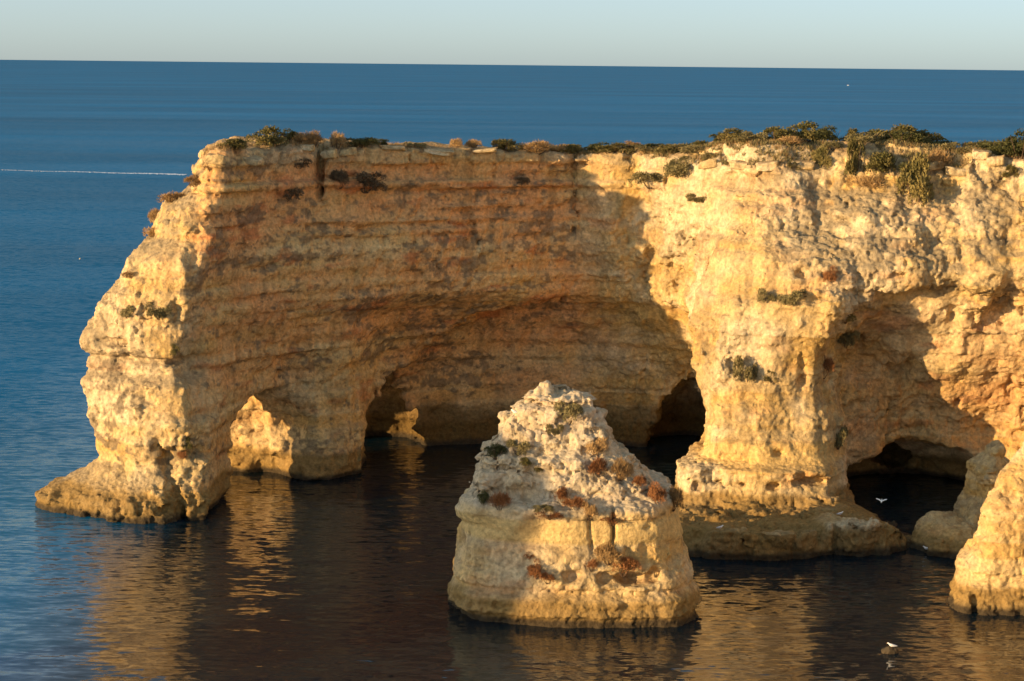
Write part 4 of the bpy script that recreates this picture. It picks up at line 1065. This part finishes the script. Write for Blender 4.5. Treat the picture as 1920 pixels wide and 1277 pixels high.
# dry grass along the rims: nobody could count it
def grass(name, n, seed, label, mat='s', px0=380, px1=1918, hmul=1.0, wmul=1.0, spread=1.6):
    rg = np.random.default_rng(seed)
    P, F = [], []
    tries = 0
    while len(F) < n and tries < n * 8:
        tries += 1
        px = rg.uniform(px0, px1); off = rg.gamma(1.2, spread)
        Y0 = np.interp(px, RX, RY) + off
        x = on_column(px, Y0) + rg.normal(0, .1)
        if vnoise(np.array([x]), np.array([Y0]), np.array([0.0]), 0.45, seed=201)[0] < -0.05: continue
        h = CLIFF_BVH.ray_cast(Vector((x, Y0, 60)), Vector((0, 0, -1)))
        if h[0] is None or h[0].z < 26 or h[1].z < 0.35: continue
        b = np.array(h[0]) - np.array([0, 0, .03])
        for _ in range(6):
            b2 = b + rg.normal(0, .12, 3) * np.array([1, 1, 0])
            a = rg.uniform(0, 6.28); hh = hmul * rg.uniform(.12, .38); w = wmul * rg.uniform(.012, .03)
            s = np.array([math.cos(a), math.sin(a), 0]) * w; t = np.array([rg.normal(0, .1), rg.normal(0, .1), hh]); k = len(P)
            P.extend([b2 - s, b2 + s, b2 + t + s * .2, b2 + t - s * .2]); F.append((k, k + 1, k + 2, k + 3))
    o = link(name, mesh_from(name, np.array(P), np.array(F), LEAF[mat], smooth=False))
    tag(o, label, 'grass', kind='stuff')
RX = np.arange(380, 1930, 15); RY = np.array([rim_point(p_, 0)[1] for p_ in RX])
grass('dry_grass', 14000, 9, 'dry straw grass fringing the cliff top')
grass('low_scrub', 18000, 19, 'low olive-brown scrub carpeting the headland plateau', 'y', 1040, 1919, 1.0, 2.0, 3.2)

# ---------------------------------------------------------------- gulls
GW, GG, GY_ = simple_mat('white_plumage', (0.80, 0.79, 0.76), .7), simple_mat('grey_plumage', (0.42, 0.44, 0.47), .7), simple_mat('yellow_beak', (0.65, 0.38, 0.05), .5)
def ring_loft(name, rings, mat, parent, seg=10):
    """rings: (x, z, half width, half height)"""
    P, F = [], []
    for (x_, z_, a, b) in rings:
        for j in range(seg):
            t = 2 * math.pi * j / seg
            P.append((x_, a * math.cos(t), z_ + b * math.sin(t)))
    for i in range(len(rings) - 1):
        for j in range(seg):
            F.append((i * seg + j, i * seg + (j + 1) % seg, (i + 1) * seg + (j + 1) % seg, (i + 1) * seg + j))
    me = bpy.data.meshes.new(name); me.from_pydata(P, [], F + [tuple(range(seg))[::-1], tuple(range((len(rings) - 1) * seg, len(rings) * seg))]); me.update()
    me.polygons.foreach_set('use_smooth', [True] * len(me.polygons)); me.materials.append(mat)
    return link(name, me, parent)
def plate(name, outline, mat, parent, th=0.012):
    n = len(outline)
    P = [(a, b, c + th) for a, b, c in outline] + [(a, b, c - th) for a, b, c in outline]
    F = [tuple(range(n)), tuple(range(2 * n - 1, n - 1, -1))] + [(i, n + i, n + (i + 1) % n, (i + 1) % n) for i in range(n)]
    me = bpy.data.meshes.new(name); me.from_pydata(P, [], F); me.update(); me.materials.append(mat)
    return link(name, me, parent)
def gull(loc, turn, label, flying=False):
    root = empty('gull', loc, label, 'bird', 'gulls around the rocks')
    root.rotation_euler = (0, R(-25) if flying else 0, turn)
    zb = 0.0 if flying else 0.20
    if flying: root.scale = (.65, .65, .65)
    ring_loft('body', [(-.30, zb - .01, .015, .01), (-.22, zb, .05, .03), (-.1, zb + .01, .085, .075), (.03, zb + .02, .10, .10), (.13, zb + .05, .075, .085), (.18, zb + .10, .05, .06), (.22, zb + .14, .05, .055), (.27, zb + .15, .035, .04), (.30, zb + .145, .012, .014)], GW, root)
    ring_loft('beak', [(.29, zb + .145, .012, .014), (.33, zb + .14, .009, .012), (.36, zb + .132, .002, .003)], GY_, root, 6)
    for s in (-1, 1):
        if flying:
            plate('wing', [(.10, s * .06, .05), (.16, s * .30, .20), (.06, s * .66, .36), (-.06, s * .62, .33), (-.04, s * .32, .18), (-.12, s * .06, .04)][::s], GW, root)
        else:
            plate('wing', [(.10, s * .09, zb + .06), (.02, s * .105, zb + .08), (-.16, s * .085, zb + .055), (-.36, s * .03, zb + .01), (-.14, s * .085, zb - .02), (.06, s * .10, zb)][::s], GG, root)
            ring_loft('leg', [(0.0, 0.0, .008, .008), (0.0, 0.10, .008, .008)], GY_, root, 6).matrix_basis = Matrix.Translation((0, s * .035, 0.10)) @ Matrix.Rotation(R(90), 4, 'Y') if False else Matrix.Translation((0.0, s * .035, 0.06))
    return root
def bird_on(px, py, bvh, turn, label):
    q, n = face_point(px, py, bvh)
    if q is not None: gull(q, turn, label)
bird_on(965, 778, STACK_BVH, 2.6, 'white gull perched on the upper left of the stack')
bird_on(1350, 994, CLIFF_BVH, 0.4, 'white gull on the left end of the rock bench')
bird_on(1575, 968, CLIFF_BVH, 0.4, 'white gull at the inner corner of the rock bench')
o_, d_ = pixel_ray(1653, 940)
gull(o_ + d_ * 152, 1.2, 'white gull flying with raised wings before the dark cave', True)
bird_on(1737, 1033, BOULDER_BVH, 2.8, 'white gull perched on the shaded boulder')
bird_on(1672, 1216, ISLET_BVH, 2.9, 'white gull on the tiny rock in the water')

# ---------------------------------------------------------------- wake, buoy, boat
FOAM = simple_mat('sea_foam', (0.75, 0.76, 0.76), .6)
rg = np.random.default_rng(4); P, F = [], []
a_, b_ = on_water(-160, 315.0), on_water(350, 327.5)
n_ = 420
for k in range(n_):
    t = k / (n_ - 1); c = a_.lerp(b_, t)
    wd = (1.0 + 1.5 * sstep(0.5, 0.9, t)) * (0.5 + 0.8 * rg.random()) * (1.0 if k % 9 else 0.15)
    dy = 0.9 * math.sin(t * 23) + rg.normal(0, .5)
    P.extend([(c.x + rg.normal(0, .2), c.y - wd + dy, 0.02), (c.x, c.y + dy, 0.10), (c.x + rg.normal(0, .2), c.y + wd * 1.2 + dy, 0.02)])
for k in range(n_ - 1):
    F += [(3 * k, 3 * k + 3, 3 * k + 4, 3 * k + 1), (3 * k + 1, 3 * k + 4, 3 * k + 5, 3 * k + 2)]
me = bpy.data.meshes.new('boat_wake'); me.from_pydata(P, [], F); me.update(); me.materials.append(FOAM)
tag(link('boat_wake', me), 'thin white boat wake drawn across the blue sea at left', 'wake')
c = on_water(150, 486)
bu = empty('buoy', (c.x, c.y, 0), 'tiny pale buoy floating alone on the sea at left', 'buoy')
BW = simple_mat('buoy_white', (0.55, 0.45, 0.28), .5)
bu.scale = (.7, .7, .7)
def spin(name, prof_, mat, parent, seg=12):
    P, F = [], []
    for r_, z_ in prof_:
        for j in range(seg): P.append((r_ * math.cos(2 * math.pi * j / seg), r_ * math.sin(2 * math.pi * j / seg), z_))
    for i in range(len(prof_) - 1):
        for j in range(seg): F.append((i * seg + j, i * seg + (j + 1) % seg, (i + 1) * seg + (j + 1) % seg, (i + 1) * seg + j))
    me = bpy.data.meshes.new(name); me.from_pydata(P, [], F); me.update(); me.polygons.foreach_set('use_smooth', [True] * len(me.polygons)); me.materials.append(mat)
    return link(name, me, parent)
spin('float', [(.01, -.2), (.22, -.1), (.28, .05), (.22, .2), (.08, .28), (.01, .29)], BW, bu)
spin('top_ring', [(.05, .28), (.05, .42), (.02, .45), (.001, .45)], BW, bu)
c = on_water(1590, 160.5)
bt = empty('boat', (c.x, c.y, 0), 'tiny white boat far out near the horizon at right', 'boat')
bt.scale = (.65, .65, .65)
hull = [(-3.6, 1.2), (1.5, 1.3), (3.0, .8), (4.4, 0.0), (3.0, -.8), (1.5, -1.3), (-3.6, -1.2)]
P = [(x_ * .88, y_ * .75, -.3) for x_, y_ in hull] + [(x_, y_, 1.0 + .12 * max(0, x_)) for x_, y_ in hull]; n_ = len(hull)
me = bpy.data.meshes.new('hull'); me.from_pydata(P, [], [tuple(range(n_))[::1], tuple(range(n_, 2 * n_))[::-1]] + [(i, n_ + i, n_ + (i + 1) % n_, (i + 1) % n_) for i in range(n_)]); me.update(); me.materials.append(simple_mat('boat_white', (.8, .8, .78), .4)); link('hull', me, bt)
cb = [(-1.6, .9), (1.2, .8), (1.2, -.8), (-1.6, -.9)]
P = [(x_, y_, .9) for x_, y_ in cb] + [(x_ * .8 - .1, y_ * .85, 2.4) for x_, y_ in cb]
me = bpy.data.meshes.new('cabin'); me.from_pydata(P, [], [(0, 1, 2, 3), (7, 6, 5, 4)] + [(i, 4 + i, 4 + (i + 1) % 4, (i + 1) % 4) for i in range(4)]); me.update(); me.materials.append(bpy.data.materials['boat_white']); link('cabin', me, bt)
print('total', round(time.time() - T_START, 1))
